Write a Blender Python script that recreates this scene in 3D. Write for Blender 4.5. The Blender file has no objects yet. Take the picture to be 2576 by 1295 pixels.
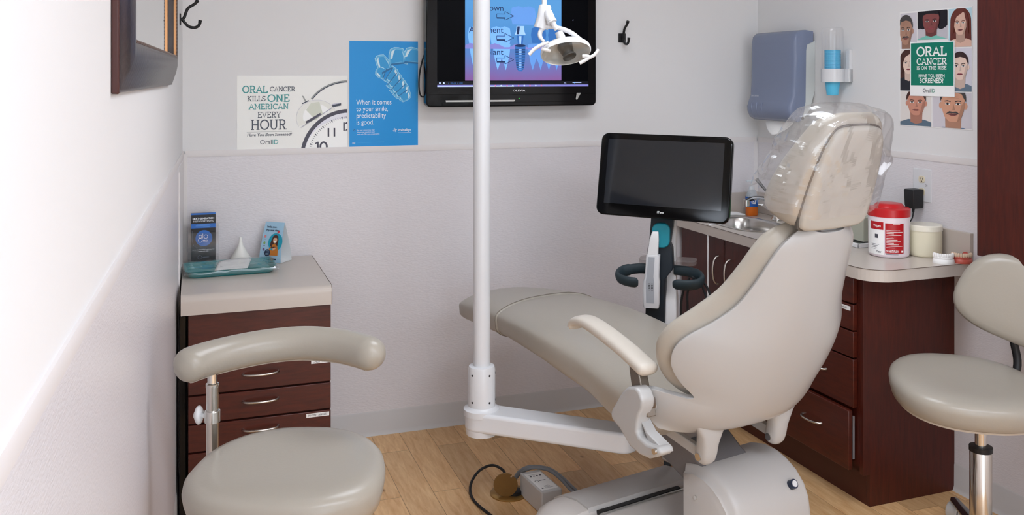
import bpy, bmesh, math, random
from mathutils import Matrix, Vector, noise
random.seed(7)
SC = bpy.context.scene
COL = SC.collection
R = math.radians
PI = math.pi

# ------------------------------------------------------------------ camera, world, exposure
cam_data = bpy.data.cameras.new('camera')
cam = bpy.data.objects.new('camera', cam_data)
COL.objects.link(cam)
cam.location = (0, 0, 1.6)
cam.rotation_euler = (R(90), 0, R(-19.1))
cam_data.sensor_width = 36
cam_data.lens = 2320 / 2576 * 36
cam_data.shift_y = -456.5 / 2576
cam_data.clip_start = 0.02
SC.camera = cam
world = bpy.data.worlds.new('world')
SC.world = world
world.use_nodes = True
world.node_tree.nodes['Background'].inputs[0].default_value = (0.85, 0.92, 1.0, 1)
world.node_tree.nodes['Background'].inputs[1].default_value = 2.8
LAMP_POWER = 8.0
NEAR_LAMP_POWER = 10.5
SC.view_settings.view_transform = 'Standard'
SC.view_settings.look = 'None'
SC.view_settings.gamma = 1
SC.view_settings.use_curve_mapping = False
SC.view_settings.exposure = 0.36

# ------------------------------------------------------------------ materials
def lin(c):
    if isinstance(c, str):
        c = [int(c[i:i + 2], 16) / 255 for i in (0, 2, 4)]
    return tuple((x / 12.92 if x <= 0.04045 else ((x + 0.055) / 1.055) ** 2.4) for x in c) + (1,)

MATS = {}
def mat(name, color='cccccc', rough=0.5, metal=0.0, spec=0.5, emit=0.0, trans=0.0, ior=1.45, coat=0.0, bump=None, alpha=1.0):
    if name in MATS:
        return MATS[name]
    m = bpy.data.materials.new(name)
    m.use_nodes = True
    nt = m.node_tree
    b = nt.nodes['Principled BSDF']
    b.inputs['Base Color'].default_value = lin(color)
    b.inputs['Roughness'].default_value = rough
    b.inputs['Metallic'].default_value = metal
    b.inputs['Specular IOR Level'].default_value = spec
    b.inputs['IOR'].default_value = ior
    b.inputs['Transmission Weight'].default_value = trans
    b.inputs['Coat Weight'].default_value = coat
    b.inputs['Alpha'].default_value = alpha
    if emit:
        b.inputs['Emission Color'].default_value = lin(color)
        b.inputs['Emission Strength'].default_value = emit
    if bump:
        scale, strength, stretch = bump
        tc = nt.nodes.new('ShaderNodeTexCoord')
        mp = nt.nodes.new('ShaderNodeMapping')
        mp.inputs['Scale'].default_value = stretch
        n = nt.nodes.new('ShaderNodeTexNoise')
        n.inputs['Scale'].default_value = scale
        n.inputs['Detail'].default_value = 3
        bp = nt.nodes.new('ShaderNodeBump')
        bp.inputs['Strength'].default_value = strength
        bp.inputs['Distance'].default_value = 0.002
        nt.links.new(tc.outputs['Object'], mp.inputs[0])
        nt.links.new(mp.outputs[0], n.inputs['Vector'])
        nt.links.new(n.outputs['Fac'], bp.inputs['Height'])
        nt.links.new(bp.outputs[0], b.inputs['Normal'])
    MATS[name] = m
    return m

def wood_mat(name, c1, c2, rough, scale=(1, 1, 1), planks=None):
    m = mat(name, c1, rough)
    nt = m.node_tree
    b = nt.nodes['Principled BSDF']
    tc = nt.nodes.new('ShaderNodeTexCoord')
    mp = nt.nodes.new('ShaderNodeMapping')
    mp.inputs['Scale'].default_value = scale
    n = nt.nodes.new('ShaderNodeTexNoise')
    n.inputs['Scale'].default_value = 9
    n.inputs['Detail'].default_value = 6
    n.inputs['Roughness'].default_value = 0.6
    n.inputs['Distortion'].default_value = 0.6
    r = nt.nodes.new('ShaderNodeValToRGB')
    r.color_ramp.elements[0].position = 0.3
    r.color_ramp.elements[0].color = lin(c2)
    r.color_ramp.elements[1].position = 0.7
    r.color_ramp.elements[1].color = lin(c1)
    nt.links.new(tc.outputs['Object'], mp.inputs[0])
    nt.links.new(mp.outputs[0], n.inputs['Vector'])
    nt.links.new(n.outputs['Fac'], r.inputs[0])
    nt.links.new(r.outputs[0], b.inputs['Base Color'])
    if planks:
        br = nt.nodes.new('ShaderNodeTexBrick')
        br.inputs['Scale'].default_value = 1
        br.inputs['Brick Width'].default_value = planks[0]
        br.inputs['Row Height'].default_value = planks[1]
        br.inputs['Mortar Size'].default_value = 0.0012
        br.inputs['Mortar Smooth'].default_value = 0.2
        br.inputs['Color1'].default_value = (0.72, 0.70, 0.68, 1)
        br.inputs['Color2'].default_value = (1.12, 1.08, 1.02, 1)
        br.inputs['Mortar'].default_value = (0.45, 0.4, 0.34, 1)
        br.offset = 0.37
        m2 = nt.nodes.new('ShaderNodeMapping')
        m2.inputs['Rotation'].default_value = (0, 0, R(90))
        nt.links.new(tc.outputs['Object'], m2.inputs[0])
        nt.links.new(m2.outputs[0], br.inputs['Vector'])
        # per-plank shift of the grain
        mx = nt.nodes.new('ShaderNodeMixRGB')
        mx.blend_type = 'ADD'
        mx.inputs[0].default_value = 1
        mulv = nt.nodes.new('ShaderNodeVectorMath')
        mulv.operation = 'SCALE'
        mulv.inputs['Scale'].default_value = 9
        nt.links.new(br.outputs['Color'], mulv.inputs[0])
        nt.links.new(mp.outputs[0], mx.inputs[1])
        nt.links.new(mulv.outputs[0], mx.inputs[2])
        nt.links.new(mx.outputs[0], n.inputs['Vector'])
        mul = nt.nodes.new('ShaderNodeMixRGB')
        mul.blend_type = 'MULTIPLY'
        mul.inputs[0].default_value = 1
        nt.links.new(r.outputs[0], mul.inputs[1])
        nt.links.new(br.outputs['Color'], mul.inputs[2])
        # knots
        vo = nt.nodes.new('ShaderNodeTexVoronoi')
        vo.inputs['Scale'].default_value = 4.5
        mk = nt.nodes.new('ShaderNodeMapping')
        mk.inputs['Scale'].default_value = (1.6, 0.8, 1)
        nt.links.new(tc.outputs['Object'], mk.inputs[0])
        nt.links.new(mk.outputs[0], vo.inputs['Vector'])
        kr = nt.nodes.new('ShaderNodeValToRGB')
        kr.color_ramp.elements[0].position = 0.02
        kr.color_ramp.elements[0].color = (0.35, 0.27, 0.2, 1)
        kr.color_ramp.elements[1].position = 0.075
        kr.color_ramp.elements[1].color = (1, 1, 1, 1)
        nt.links.new(vo.outputs['Distance'], kr.inputs[0])
        mul2 = nt.nodes.new('ShaderNodeMixRGB')
        mul2.blend_type = 'MULTIPLY'
        mul2.inputs[0].default_value = 1
        nt.links.new(mul.outputs[0], mul2.inputs[1])
        nt.links.new(kr.outputs[0], mul2.inputs[2])
        nt.links.new(mul2.outputs[0], b.inputs['Base Color'])
    return m

def film_mat(name, strength=0.5, tint=(1, 1, 1, 1), rough=0.08, haze=0.03, base=0.035):
    m = bpy.data.materials.new(name)
    m.use_nodes = True
    nt = m.node_tree
    nt.nodes.clear()
    out = nt.nodes.new('ShaderNodeOutputMaterial')
    mix = nt.nodes.new('ShaderNodeMixShader')
    tr = nt.nodes.new('ShaderNodeBsdfTransparent')
    tr.inputs[0].default_value = tint
    gl = nt.nodes.new('ShaderNodeBsdfGlossy')
    gl.inputs['Roughness'].default_value = rough
    lw = nt.nodes.new('ShaderNodeLayerWeight')
    lw.inputs['Blend'].default_value = 0.5
    df = nt.nodes.new('ShaderNodeBsdfDiffuse')
    df.inputs[0].default_value = (0.9, 0.9, 0.92, 1)
    m0 = nt.nodes.new('ShaderNodeMixShader')
    m0.inputs[0].default_value = haze
    L = nt.links.new
    L(tr.outputs[0], m0.inputs[1])
    L(df.outputs[0], m0.inputs[2])
    pw = nt.nodes.new('ShaderNodeMath')
    pw.operation = 'POWER'
    pw.inputs[1].default_value = 2.5
    sc_ = nt.nodes.new('ShaderNodeMath')
    sc_.operation = 'MULTIPLY_ADD'
    sc_.inputs[1].default_value = strength
    sc_.inputs[2].default_value = base
    L(lw.outputs['Facing'], pw.inputs[0])
    L(pw.outputs[0], sc_.inputs[0])
    L(sc_.outputs[0], mix.inputs[0])
    L(m0.outputs[0], mix.inputs[1])
    L(gl.outputs[0], mix.inputs[2])
    L(mix.outputs[0], out.inputs[0])
    MATS[name] = m
    return m

PAINT = mat('wall paint', 'e7e6e5', 0.75, bump=(140, 0.06, (1, 1, 1)))
WAIN = mat('textured vinyl wallcovering', 'dfdbdd', 0.32, spec=0.6, bump=(190, 0.55, (0.38, 0.38, 1.3)))
TRIM = mat('trim plastic', 'e3dedc', 0.4)
BASEB = mat('vinyl cove base', 'c9c6c4', 0.45)
CEIL = mat('ceiling white', 'ecebe8', 0.8)
FLOOR = wood_mat('oak planks', 'e9c595', 'cfa06e', 0.38, (7, 0.9, 1), planks=(1.15, 0.125))
CHERRY = wood_mat('cherry laminate', '551f12', '3f150c', 0.33, (1.2, 1.2, 9))
CHERRYV = wood_mat('cherry laminate vertical grain', '521d12', '3d140c', 0.36, (10, 10, 0.9))
LAMIN = mat('greige laminate', 'c9bfb5', 0.28)
LAMEDGE = mat('laminate edge line', '5b4b40', 0.5)
TAUPE = mat('taupe vinyl upholstery', 'a39c90', 0.28, bump=(160, 0.10, (1, 1, 1)))
STONEV = mat('chair vinyl upholstery', 'aca599', 0.32, bump=(150, 0.09, (1, 1, 1)))
SHELL = mat('cream chair plastic', 'b6b5b3', 0.22)
WHITEP = mat('white enamel', 'dcdddf', 0.2)
WHITEM = mat('white matte plastic', 'e4e4e4', 0.5)
PAPER = mat('white paper', 'f4f3f0', 0.6)
CHROME = mat('chrome', 'd8d6d2', 0.12, 1.0)
NICKEL = mat('brushed nickel', 'c8c2ba', 0.28, 1.0)
STEEL = mat('stainless steel', 'c4c1bd', 0.22, 1.0)
BLACKG = mat('gloss black', '060607', 0.07, spec=0.3)
BLACKM = mat('matte black', '151517', 0.45)
BLACKR = mat('black rubber', '1a1b1d', 0.6)
NAVY = mat('charcoal navy plastic', '17222b', 0.5)
TEALD = mat('handle charcoal teal', '26343a', 0.55)
GREYC = mat('grey lift cover', '6c696a', 0.4)
BASEG = mat('chair base grey plastic', 'bdbab6', 0.35)
BASEC = mat('chair base cream plastic', 'd0cac4', 0.32)

# ------------------------------------------------------------------ mesh builder
class MB:
    def __init__(self):
        self.v = []; self.f = []; self.mi = []; self.cur = 0
    def add(self, verts, faces, M=None):
        o = len(self.v)
        for p in verts:
            p = Vector(p)
            self.v.append(tuple(M @ p) if M is not None else tuple(p))
        for f in faces:
            self.f.append(tuple(o + i for i in f)); self.mi.append(self.cur)
        return self
    def box(self, c, s, M=None):
        x, y, z = c; a, b, d = s[0] / 2, s[1] / 2, s[2] / 2
        vs = [(x + i * a, y + j * b, z + k * d) for k in (-1, 1) for j in (-1, 1) for i in (-1, 1)]
        fs = [(0, 2, 3, 1), (4, 5, 7, 6), (0, 1, 5, 4), (2, 6, 7, 3), (0, 4, 6, 2), (1, 3, 7, 5)]
        return self.add(vs, fs, M)
    def bb(self, x0, x1, y0, y1, z0, z1, M=None):
        return self.box(((x0 + x1) / 2, (y0 + y1) / 2, (z0 + z1) / 2), (abs(x1 - x0), abs(y1 - y0), abs(z1 - z0)), M)
    def loft(self, rings, caps=True, closed=True, M=None):
        n = len(rings[0]); vs = [p for r in rings for p in r]; fs = []
        for i in range(len(rings) - 1):
            for j in range(n if closed else n - 1):
                k = (j + 1) % n
                fs.append((i * n + j, i * n + k, (i + 1) * n + k, (i + 1) * n + j))
        if caps and closed:
            fs.append(tuple(reversed(range(n))))
            fs.append(tuple((len(rings) - 1) * n + j for j in range(n)))
        return self.add(vs, fs, M)
    def tube(self, pts, r, n=12, M=None, caps=True, flat=1.0):
        pts = [Vector(p) for p in pts]
        rs = r if isinstance(r, (list, tuple)) else [r] * len(pts)
        rings = []; up = None
        for i, p in enumerate(pts):
            if i == 0: t = pts[1] - p
            elif i == len(pts) - 1: t = p - pts[i - 1]
            else: t = (pts[i + 1] - p).normalized() + (p - pts[i - 1]).normalized()
            t.normalize()
            if up is None:
                up = Vector((0, 0, 1)) if abs(t.z) < 0.9 else Vector((0, 1, 0))
            a = t.cross(up).normalized(); b = a.cross(t).normalized(); up = b
            rings.append([tuple(p + a * rs[i] * math.cos(2 * PI * k / n) + b * rs[i] * flat * math.sin(2 * PI * k / n)) for k in range(n)])
        return self.loft(rings, caps, M=M)
    def cyl(self, p0, p1, r0, r1=None, n=24, M=None):
        return self.tube([p0, p1], [r0, r0 if r1 is None else r1], n, M)
    def lathe(self, prof, n=32, M=None, sx=1.0, sy=1.0, caps=True):
        rings = [[(r * sx * math.cos(2 * PI * k / n), r * sy * math.sin(2 * PI * k / n), z) for k in range(n)] for r, z in prof]
        return self.loft(rings, caps, M=M)
    def prism(self, pts, h0, h1, axis='z', M=None):
        def put(a, b, h):
            return {'z': (a, b, h), 'x': (h, a, b), 'y': (a, h, b)}[axis]
        n = len(pts)
        vs = [put(a, b, h0) for a, b in pts] + [put(a, b, h1) for a, b in pts]
        fs = [tuple(range(n)), tuple(range(2 * n - 1, n - 1, -1))]
        for i in range(n):
            k = (i + 1) % n
            fs.append((k, i, n + i, n + k))
        return self.add(vs, fs, M)
    def ell(self, c, s, n=20, m=12, M=None):
        rings = []
        for i in range(1, m):
            a = PI * i / m
            rings.append([(c[0] + s[0] * math.sin(a) * math.cos(2 * PI * k / n), c[1] + s[1] * math.sin(a) * math.sin(2 * PI * k / n), c[2] - s[2] * math.cos(a)) for k in range(n)])
        return self.loft(rings, True, M=M)
    def grid(self, fn, nu, nv, M=None):
        vs = [fn(i / nu, j / nv) for i in range(nu + 1) for j in range(nv + 1)]
        fs = [(i * (nv + 1) + j, (i + 1) * (nv + 1) + j, (i + 1) * (nv + 1) + j + 1, i * (nv + 1) + j + 1) for i in range(nu) for j in range(nv)]
        return self.add(vs, fs, M)
    # flat graphics in the local x-z plane, facing -y; layers stand off by a hair
    def flat(self, pts, layer, mi, clip=None, y0=0.0):
        self.k = (getattr(self, 'k', 0) + 1) % 90
        y0 = y0 - self.k * 3.6e-6
        if clip:
            pts = clip_poly(pts, *clip)
        if len(pts) < 3: return self
        a = sum(pts[i][0] * pts[(i + 1) % len(pts)][1] - pts[(i + 1) % len(pts)][0] * pts[i][1] for i in range(len(pts)))
        if a < 0: pts = list(reversed(pts))
        old = self.cur; self.cur = mi
        self.add([(x, y0 - layer * 0.00035, z) for x, z in pts], [tuple(range(len(pts)))])
        self.cur = old
        return self
    def text(self, s, size, x, z, layer, mi, align='LEFT', bold=0.0, y0=0.0, sx=1.0, shear=0.0):
        vs, fs, w = text_mesh(s, bold)
        off = {'LEFT': 0, 'CENTER': -w / 2, 'RIGHT': -w}[align]
        old = self.cur; self.cur = mi
        self.add([(x + ((p[0] + off) * sx + shear * p[1]) * size, y0 - layer * 0.00035, z + p[1] * size) for p in vs], fs)
        self.cur = old
        return self
    def slab(self, s, h, x, z, layer, mi, width=None, align='LEFT', th=0.13, y0=0.0):
        polys, w = slab_polys(s, th)
        k = (width / w) if width else h
        if align == 'CENTER': x -= w * k / 2
        for p in polys:
            self.flat([(x + a * k, z + b * h) for a, b in p], layer, mi, y0=y0)
        return self
    def build(self, name, mats, parent=None, smooth=40, bevel=0, seg=2, sub=0, M=None, label=None, solid=0, merge=False):
        me = bpy.data.meshes.new(name)
        me.from_pydata(self.v, [], self.f)
        ms = mats if isinstance(mats, (list, tuple)) else [mats]
        for m in ms: me.materials.append(m)
        for p, i in zip(me.polygons, self.mi): p.material_index = i
        if merge:
            bm = bmesh.new(); bm.from_mesh(me)
            bmesh.ops.remove_doubles(bm, verts=bm.verts, dist=merge)
            bmesh.ops.recalc_face_normals(bm, faces=bm.faces)
            bm.to_mesh(me); bm.free()
        elif smooth is not None and smooth >= 0 and len(ms) == 1:
            bm = bmesh.new(); bm.from_mesh(me)
            bmesh.ops.recalc_face_normals(bm, faces=bm.faces)
            bm.to_mesh(me); bm.free()
        if smooth:
            for p in me.polygons: p.use_smooth = True
            me.set_sharp_from_angle(angle=R(smooth))
        o = bpy.data.objects.new(name, me)
        COL.objects.link(o)
        if parent is not None: o.parent = parent
        if M is not None: o.matrix_basis = M
        if solid:
            md = o.modifiers.new('solid', 'SOLIDIFY'); md.thickness = solid; md.offset = 0
        if bevel:
            md = o.modifiers.new('bevel', 'BEVEL'); md.width = bevel; md.segments = seg
            md.limit_method = 'ANGLE'; md.angle_limit = R(35); md.harden_normals = False
        if sub:
            md = o.modifiers.new('sub', 'SUBSURF'); md.levels = sub; md.render_levels = sub
        if label: o['label'] = label
        return o

def clip_poly(pts, x0, x1, z0, z1):
    def cut(ps, ins, inter):
        out = []
        for i in range(len(ps)):
            a, b = ps[i - 1], ps[i]
            if ins(b):
                if not ins(a): out.append(inter(a, b))
                out.append(b)
            elif ins(a): out.append(inter(a, b))
        return out
    def ix(v): return lambda a, b: (v, a[1] + (b[1] - a[1]) * (v - a[0]) / (b[0] - a[0]))
    def iz(v): return lambda a, b: (a[0] + (b[0] - a[0]) * (v - a[1]) / (b[1] - a[1]), v)
    for ins, inter in ((lambda p: p[0] >= x0, ix(x0)), (lambda p: p[0] <= x1, ix(x1)), (lambda p: p[1] >= z0, iz(z0)), (lambda p: p[1] <= z1, iz(z1))):
        if len(pts) < 3: return []
        pts = cut(pts, ins, inter)
    return pts

TEXTS = {}
def text_mesh(s, bold=0.0):
    key = (s, bold)
    if key not in TEXTS:
        c = bpy.data.curves.new('lettering', 'FONT')
        c.body = s; c.size = 1; c.offset = bold; c.resolution_u = 3
        o = bpy.data.objects.new('lettering', c)
        me = bpy.data.meshes.new_from_object(o)
        vs = [tuple(v.co) for v in me.vertices]; fs = [tuple(p.vertices) for p in me.polygons]
        w = max((v[0] for v in vs), default=0)
        bpy.data.objects.remove(o); bpy.data.curves.remove(c); bpy.data.meshes.remove(me)
        TEXTS[key] = (vs, fs, w)
    return TEXTS[key]

def arc(cx, cy, rx, ry, a0, a1, n=14):
    return [(cx + rx * math.cos(R(a0 + (a1 - a0) * i / n)), cy + ry * math.sin(R(a0 + (a1 - a0) * i / n))) for i in range(n + 1)]

def circ(cx, cy, rx, ry=None, n=28):
    return arc(cx, cy, rx, ry or rx, 0, 360, n)[:-1]

def stroke_polys(pts, th):
    hw = th / 2; L = []; Rr = []
    for i, p in enumerate(pts):
        a = pts[max(i - 1, 0)]; b = pts[min(i + 1, len(pts) - 1)]
        dx, dy = b[0] - a[0], b[1] - a[1]; l = math.hypot(dx, dy) or 1
        nx, ny = -dy / l * hw, dx / l * hw
        L.append((p[0] + nx, p[1] + ny)); Rr.append((p[0] - nx, p[1] - ny))
    return [[Rr[i], Rr[i + 1], L[i + 1], L[i]] for i in range(len(pts) - 1)]

# slab-serif capitals drawn as strokes: (width, strokes, serif feet as (x, y))
GL = {
 'A': (0.84, [[(0.08, 0.05), (0.42, 0.95), (0.76, 0.05)], [(0.2, 0.33), (0.64, 0.33)]], [(0.08, 0), (0.76, 0)]),
 'C': (0.80, [arc(0.44, 0.5, 0.38, 0.45, 48, 312), [(0.72, 0.68), (0.72, 0.98)]], []),
 'E': (0.70, [[(0.16, 0), (0.16, 1)], [(0.02, 0.95), (0.62, 0.95)], [(0.02, 0.05), (0.66, 0.05)], [(0.16, 0.52), (0.5, 0.52)], [(0.6, 0.98), (0.6, 0.76)], [(0.64, 0.02), (0.64, 0.26)]], []),
 'H': (0.86, [[(0.16, 0), (0.16, 1)], [(0.70, 0), (0.70, 1)], [(0.16, 0.5), (0.7, 0.5)]], [(0.16, 0), (0.16, 1), (0.7, 0), (0.7, 1)]),
 'I': (0.34, [[(0.17, 0), (0.17, 1)]], [(0.17, 0), (0.17, 1)]),
 'K': (0.82, [[(0.16, 0), (0.16, 1)], [(0.66, 0.97), (0.18, 0.42)], [(0.34, 0.58), (0.68, 0.03)]], [(0.16, 0), (0.16, 1), (0.66, 1), (0.68, 0)]),
 'L': (0.66, [[(0.16, 0), (0.16, 1)], [(0.02, 0.05), (0.62, 0.05)], [(0.6, 0.02), (0.6, 0.28)]], [(0.16, 1)]),
 'M': (1.0, [[(0.14, 0), (0.16, 1)], [(0.16, 0.97), (0.5, 0.2), (0.84, 0.97)], [(0.84, 1), (0.86, 0)]], [(0.14, 0), (0.86, 0), (0.13, 1), (0.87, 1)]),
 'N': (0.88, [[(0.16, 0), (0.16, 1)], [(0.16, 0.98), (0.72, 0.02)], [(0.72, 0), (0.72, 1)]], [(0.16, 0), (0.12, 1), (0.72, 1)]),
 'O': (0.92, [arc(0.46, 0.5, 0.40, 0.45, 0, 360, 28)], []),
 'R': (0.80, [[(0.16, 0), (0.16, 1)], [(0.02, 0.95), (0.4, 0.95)] + arc(0.40, 0.71, 0.24, 0.24, 85, -85) + [(0.16, 0.47)], [(0.4, 0.46), (0.66, 0.04)]], [(0.16, 0), (0.68, 0)]),
 'S': (0.64, [arc(0.31, 0.72, 0.23, 0.23, 30, 250, 12) + arc(0.32, 0.27, 0.25, 0.22, 80, -150, 12), [(0.55, 0.74), (0.55, 0.98)], [(0.06, 0.26), (0.06, 0.02)]], []),
 'T': (0.74, [[(0.37, 0), (0.37, 1)], [(0.04, 0.95), (0.70, 0.95)], [(0.06, 0.98), (0.06, 0.74)], [(0.68, 0.98), (0.68, 0.74)]], [(0.37, 0)]),
 'U': (0.84, [[(0.15, 1), (0.15, 0.4)] + arc(0.42, 0.36, 0.27, 0.31, 180, 360, 14) + [(0.69, 0.4), (0.69, 1)]], [(0.15, 1), (0.69, 1)]),
 'V': (0.82, [[(0.08, 0.97), (0.41, 0.05), (0.74, 0.97)]], [(0.08, 1), (0.74, 1)]),
 'Y': (0.78, [[(0.08, 0.97), (0.39, 0.45), (0.70, 0.97)], [(0.39, 0.48), (0.39, 0)]], [(0.39, 0), (0.08, 1), (0.70, 1)]),
}
def slab_polys(s, th):
    out = []; x = 0
    for ch in s:
        if ch == ' ': x += 0.4; continue
        w, strokes, feet = GL[ch]
        for st in strokes:
            out += [[(x + a, b) for a, b in q] for q in stroke_polys(st, th)]
        for fx, fy in feet:
            s0 = 0.15; h = th * 0.72
            y0, y1 = (0, h) if fy == 0 else (1 - h, 1)
            out.append([(x + fx - s0, y0), (x + fx + s0, y0), (x + fx + s0, y1), (x + fx - s0, y1)])
        x += w + 0.04
    return out, x

# ------------------------------------------------------------------ object helpers
def tag(o, label, cat, group=None, kind=None):
    o['label'] = label; o['category'] = cat
    if group: o['group'] = group
    if kind: o['kind'] = kind
    return o
def thing(name, label, cat, loc=(0, 0, 0), rotz=0.0, group=None):
    o = bpy.data.objects.new(name, None)
    o.empty_display_size = 0.05
    COL.objects.link(o)
    o.location = loc; o.rotation_euler = (0, 0, rotz)
    return tag(o, label, cat, group)
def struct(o, label=None):
    o['kind'] = 'structure'
    if label: o['label'] = label
    return o

def smooth_interp(tab, t):
    # piecewise cubic (monotone-ish hermite) over rows (t, a, b, ...)
    if t <= tab[0][0]: return tab[0][1:]
    if t >= tab[-1][0]: return tab[-1][1:]
    for i in range(len(tab) - 1):
        if tab[i][0] <= t <= tab[i + 1][0]:
            h = tab[i + 1][0] - tab[i][0]; u = (t - tab[i][0]) / h
            res = []
            for k in range(1, len(tab[0])):
                p0, p1 = tab[i][k], tab[i + 1][k]
                m0 = (p1 - tab[i - 1][k]) / (tab[i + 1][0] - tab[i - 1][0]) * h if i > 0 else (p1 - p0)
                m1 = (tab[i + 2][k] - p0) / (tab[i + 2][0] - tab[i][0]) * h if i < len(tab) - 2 else (p1 - p0)
                res.append((2 * u**3 - 3 * u * u + 1) * p0 + (u**3 - 2 * u * u + u) * m0 + (-2 * u**3 + 3 * u * u) * p1 + (u**3 - u * u) * m1)
            return res

def catmull(pts, n=6):
    tab = [(i,) + tuple(p) for i, p in enumerate(pts)]
    return [tuple(smooth_interp(tab, i / n)) for i in range((len(pts) - 1) * n + 1)]

def sell(hw, hz, p=3.0, n=40, cx=0, cz=0):
    out = []
    for k in range(n):
        a = 2 * PI * k / n; c, s = math.cos(a), math.sin(a)
        out.append((cx + hw * math.copysign(abs(c) ** (2 / p), c), cz + hz * math.copysign(abs(s) ** (2 / p), s)))
    return out

def rrect(x0, x1, y0, y1, r, n=6):
    pts = []
    for cx, cy, a in ((x1 - r, y1 - r, 0), (x0 + r, y1 - r, 90), (x0 + r, y0 + r, 180), (x1 - r, y0 + r, 270)):
        pts += arc(cx, cy, r, r, a, a + 90, n)
    return pts

def T(x, y, z): return Matrix.Translation((x, y, z))
def RZ(a): return Matrix.Rotation(a, 4, 'Z')
def RX(a): return Matrix.Rotation(a, 4, 'X')
def RY(a): return Matrix.Rotation(a, 4, 'Y')

# ------------------------------------------------------------------ the room
CZ = 2.62          # ceiling height
YF = -1.5          # wall behind the viewer
AL = R(90 - 2.03); AR = R(-88.8)
FL = T(-0.04, 4.09, 0) @ RZ(AL)      # left wall: local x runs to the back corner (0), -y into the room
FB = T(0, 4.09, 0)
FR = T(2.761, 4.09, 0) @ RZ(AR)      # right wall: local x runs towards the viewer
def onwall(F, x, z, off=0.0):
    p = F @ Vector((x, -off, z)); return tuple(p)
RAIL = 1.275

struct(MB().bb(-0.5, 3.3, YF - 0.2, 4.25, -0.06, 0).build('floor', FLOOR, smooth=0), 'light oak plank floor')
struct(MB().bb(-0.5, 3.3, YF - 0.2, 4.25, CZ, CZ + 0.06).build('ceiling', CEIL, smooth=0))
struct(MB().bb(-0.3, 3.1, 0, 0.12, 0, CZ).build('wall_back', PAINT, smooth=0, M=FB))
struct(MB().bb(-5.7, 0.1, 0, 0.12, 0, CZ).build('wall_left', PAINT, smooth=0, M=FL))
struct(MB().bb(-0.1, 5.7, 0, 0.12, 0, CZ).build('wall_right', PAINT, smooth=0, M=FR))
wf = MB()
wf.bb(1.75, 3.1, YF - 0.12, YF, 0, CZ); wf.bb(-0.35, 1.75, YF - 0.12, YF, 2.3, CZ); wf.bb(-0.35, 0.05, YF - 0.12, YF, 0, 2.3)
struct(wf.build('wall_front', PAINT, smooth=0))

# wainscot vinyl, rails, corner strips, cove base
struct(MB().bb(-0.034, 2.755, -0.004, 0, 0.0, RAIL).build('trim_1', WAIN, smooth=0, M=FB), 'textured pale vinyl wainscot of the back wall')
struct(MB().bb(-5.5, -0.004, -0.004, 0, 0.0, RAIL - 0.005).build('trim_2', WAIN, smooth=0, M=FL), 'textured pale vinyl wainscot of the left wall')
struct(MB().bb(0.004, 5.5, -0.004, 0, 0.0, RAIL).build('trim_3', WAIN, smooth=0, M=FR), 'textured pale vinyl wainscot of the right wall')
def rail(x0, x1, name, F):
    prof = [(0, RAIL - 0.014), (-0.006, RAIL - 0.014), (-0.0065, RAIL - 0.008), (-0.0065, RAIL + 0.006), (-0.005, RAIL + 0.012), (0, RAIL + 0.012)]
    return struct(MB().prism(prof, x0, x1, 'x').build(name, TRIM, M=F), 'thin chair rail')
rail(-0.03, 2.75, 'trim_4', FB); rail(-5.5, -0.01, 'trim_5', FL); rail(0.01, 5.5, 'trim_6', FR)
struct(MB().bb(-0.038, -0.022, -0.008, 0, 0.0, RAIL).build('trim_7', TRIM, M=FB, bevel=0.002), 'corner strip of the back wainscot')
m = MB(); m.bb(-0.40, -0.375, -0.008, 0, 0, RAIL - 0.04); m.bb(-0.39, -0.01, -0.0055, 0, 0, RAIL - 0.02)
struct(m.build('trim_8', TRIM, M=FL, bevel=0.002), 'corner panel of the left wainscot')
struct(MB().bb(2.735, 2.757, -0.008, 0, 0.0, RAIL - 0.01).build('trim_9', TRIM, M=FB, bevel=0.002), 'corner strip beside the sink counter')
cove = [(0, 0), (-0.016, 0), (-0.012, 0.006), (-0.0075, 0.018), (-0.0068, 0.1), (-0.004, 0.106), (0, 0.106)]
struct(MB().prism(cove, -0.04, 2.755, 'x').build('baseboard_back', BASEB, M=FB), 'pale vinyl cove base')
struct(MB().prism(cove, -5.5, 0, 'x').build('baseboard_left', BASEB, M=FL))
struct(MB().prism(cove, 0, 5.5, 'x').build('baseboard_right', BASEB, M=FR))

# ceiling troffers (above the frame; they light the room and show in the screens)
DIFF = mat('lit diffuser', 'eff5ff', 0.5, emit=LAMP_POWER)
DIFF2 = mat('lit diffuser near the door', 'e8f0ff', 0.5, emit=NEAR_LAMP_POWER)
for (x, y, dm, lab) in ((1.35, 2.35, DIFF, 'square of the ceiling light above the patient chair'),
                        (1.0, 0.1, DIFF2, 'recessed ceiling light near the doorway'),
                        (2.2, -0.3, DIFF2, 'recessed ceiling light behind the viewer, right')):
    t = thing('ceiling_light', lab, 'ceiling light', (x, y, CZ))
    f = MB()
    f.bb(-0.62, 0.62, -0.32, -0.295, -0.02, 0); f.bb(-0.62, 0.62, 0.295, 0.32, -0.02, 0)
    f.bb(-0.62, -0.595, -0.295, 0.295, -0.02, 0); f.bb(0.595, 0.62, -0.295, 0.295, -0.02, 0)
    f.build('frame', WHITEM, t)
    MB().bb(-0.595, 0.595, -0.295, 0.295, -0.012, 0).build('diffuser', dm, t, smooth=0)

# ------------------------------------------------------------------ dental chair
CH_M = T(1.563, 2.411, 0) @ RZ(R(12.4))
chair = thing('dental_chair', 'taupe and cream patient chair reclined in the middle of the room, headrest at right', 'dental chair', (1.563, 2.411, 0), R(12.4))

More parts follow.
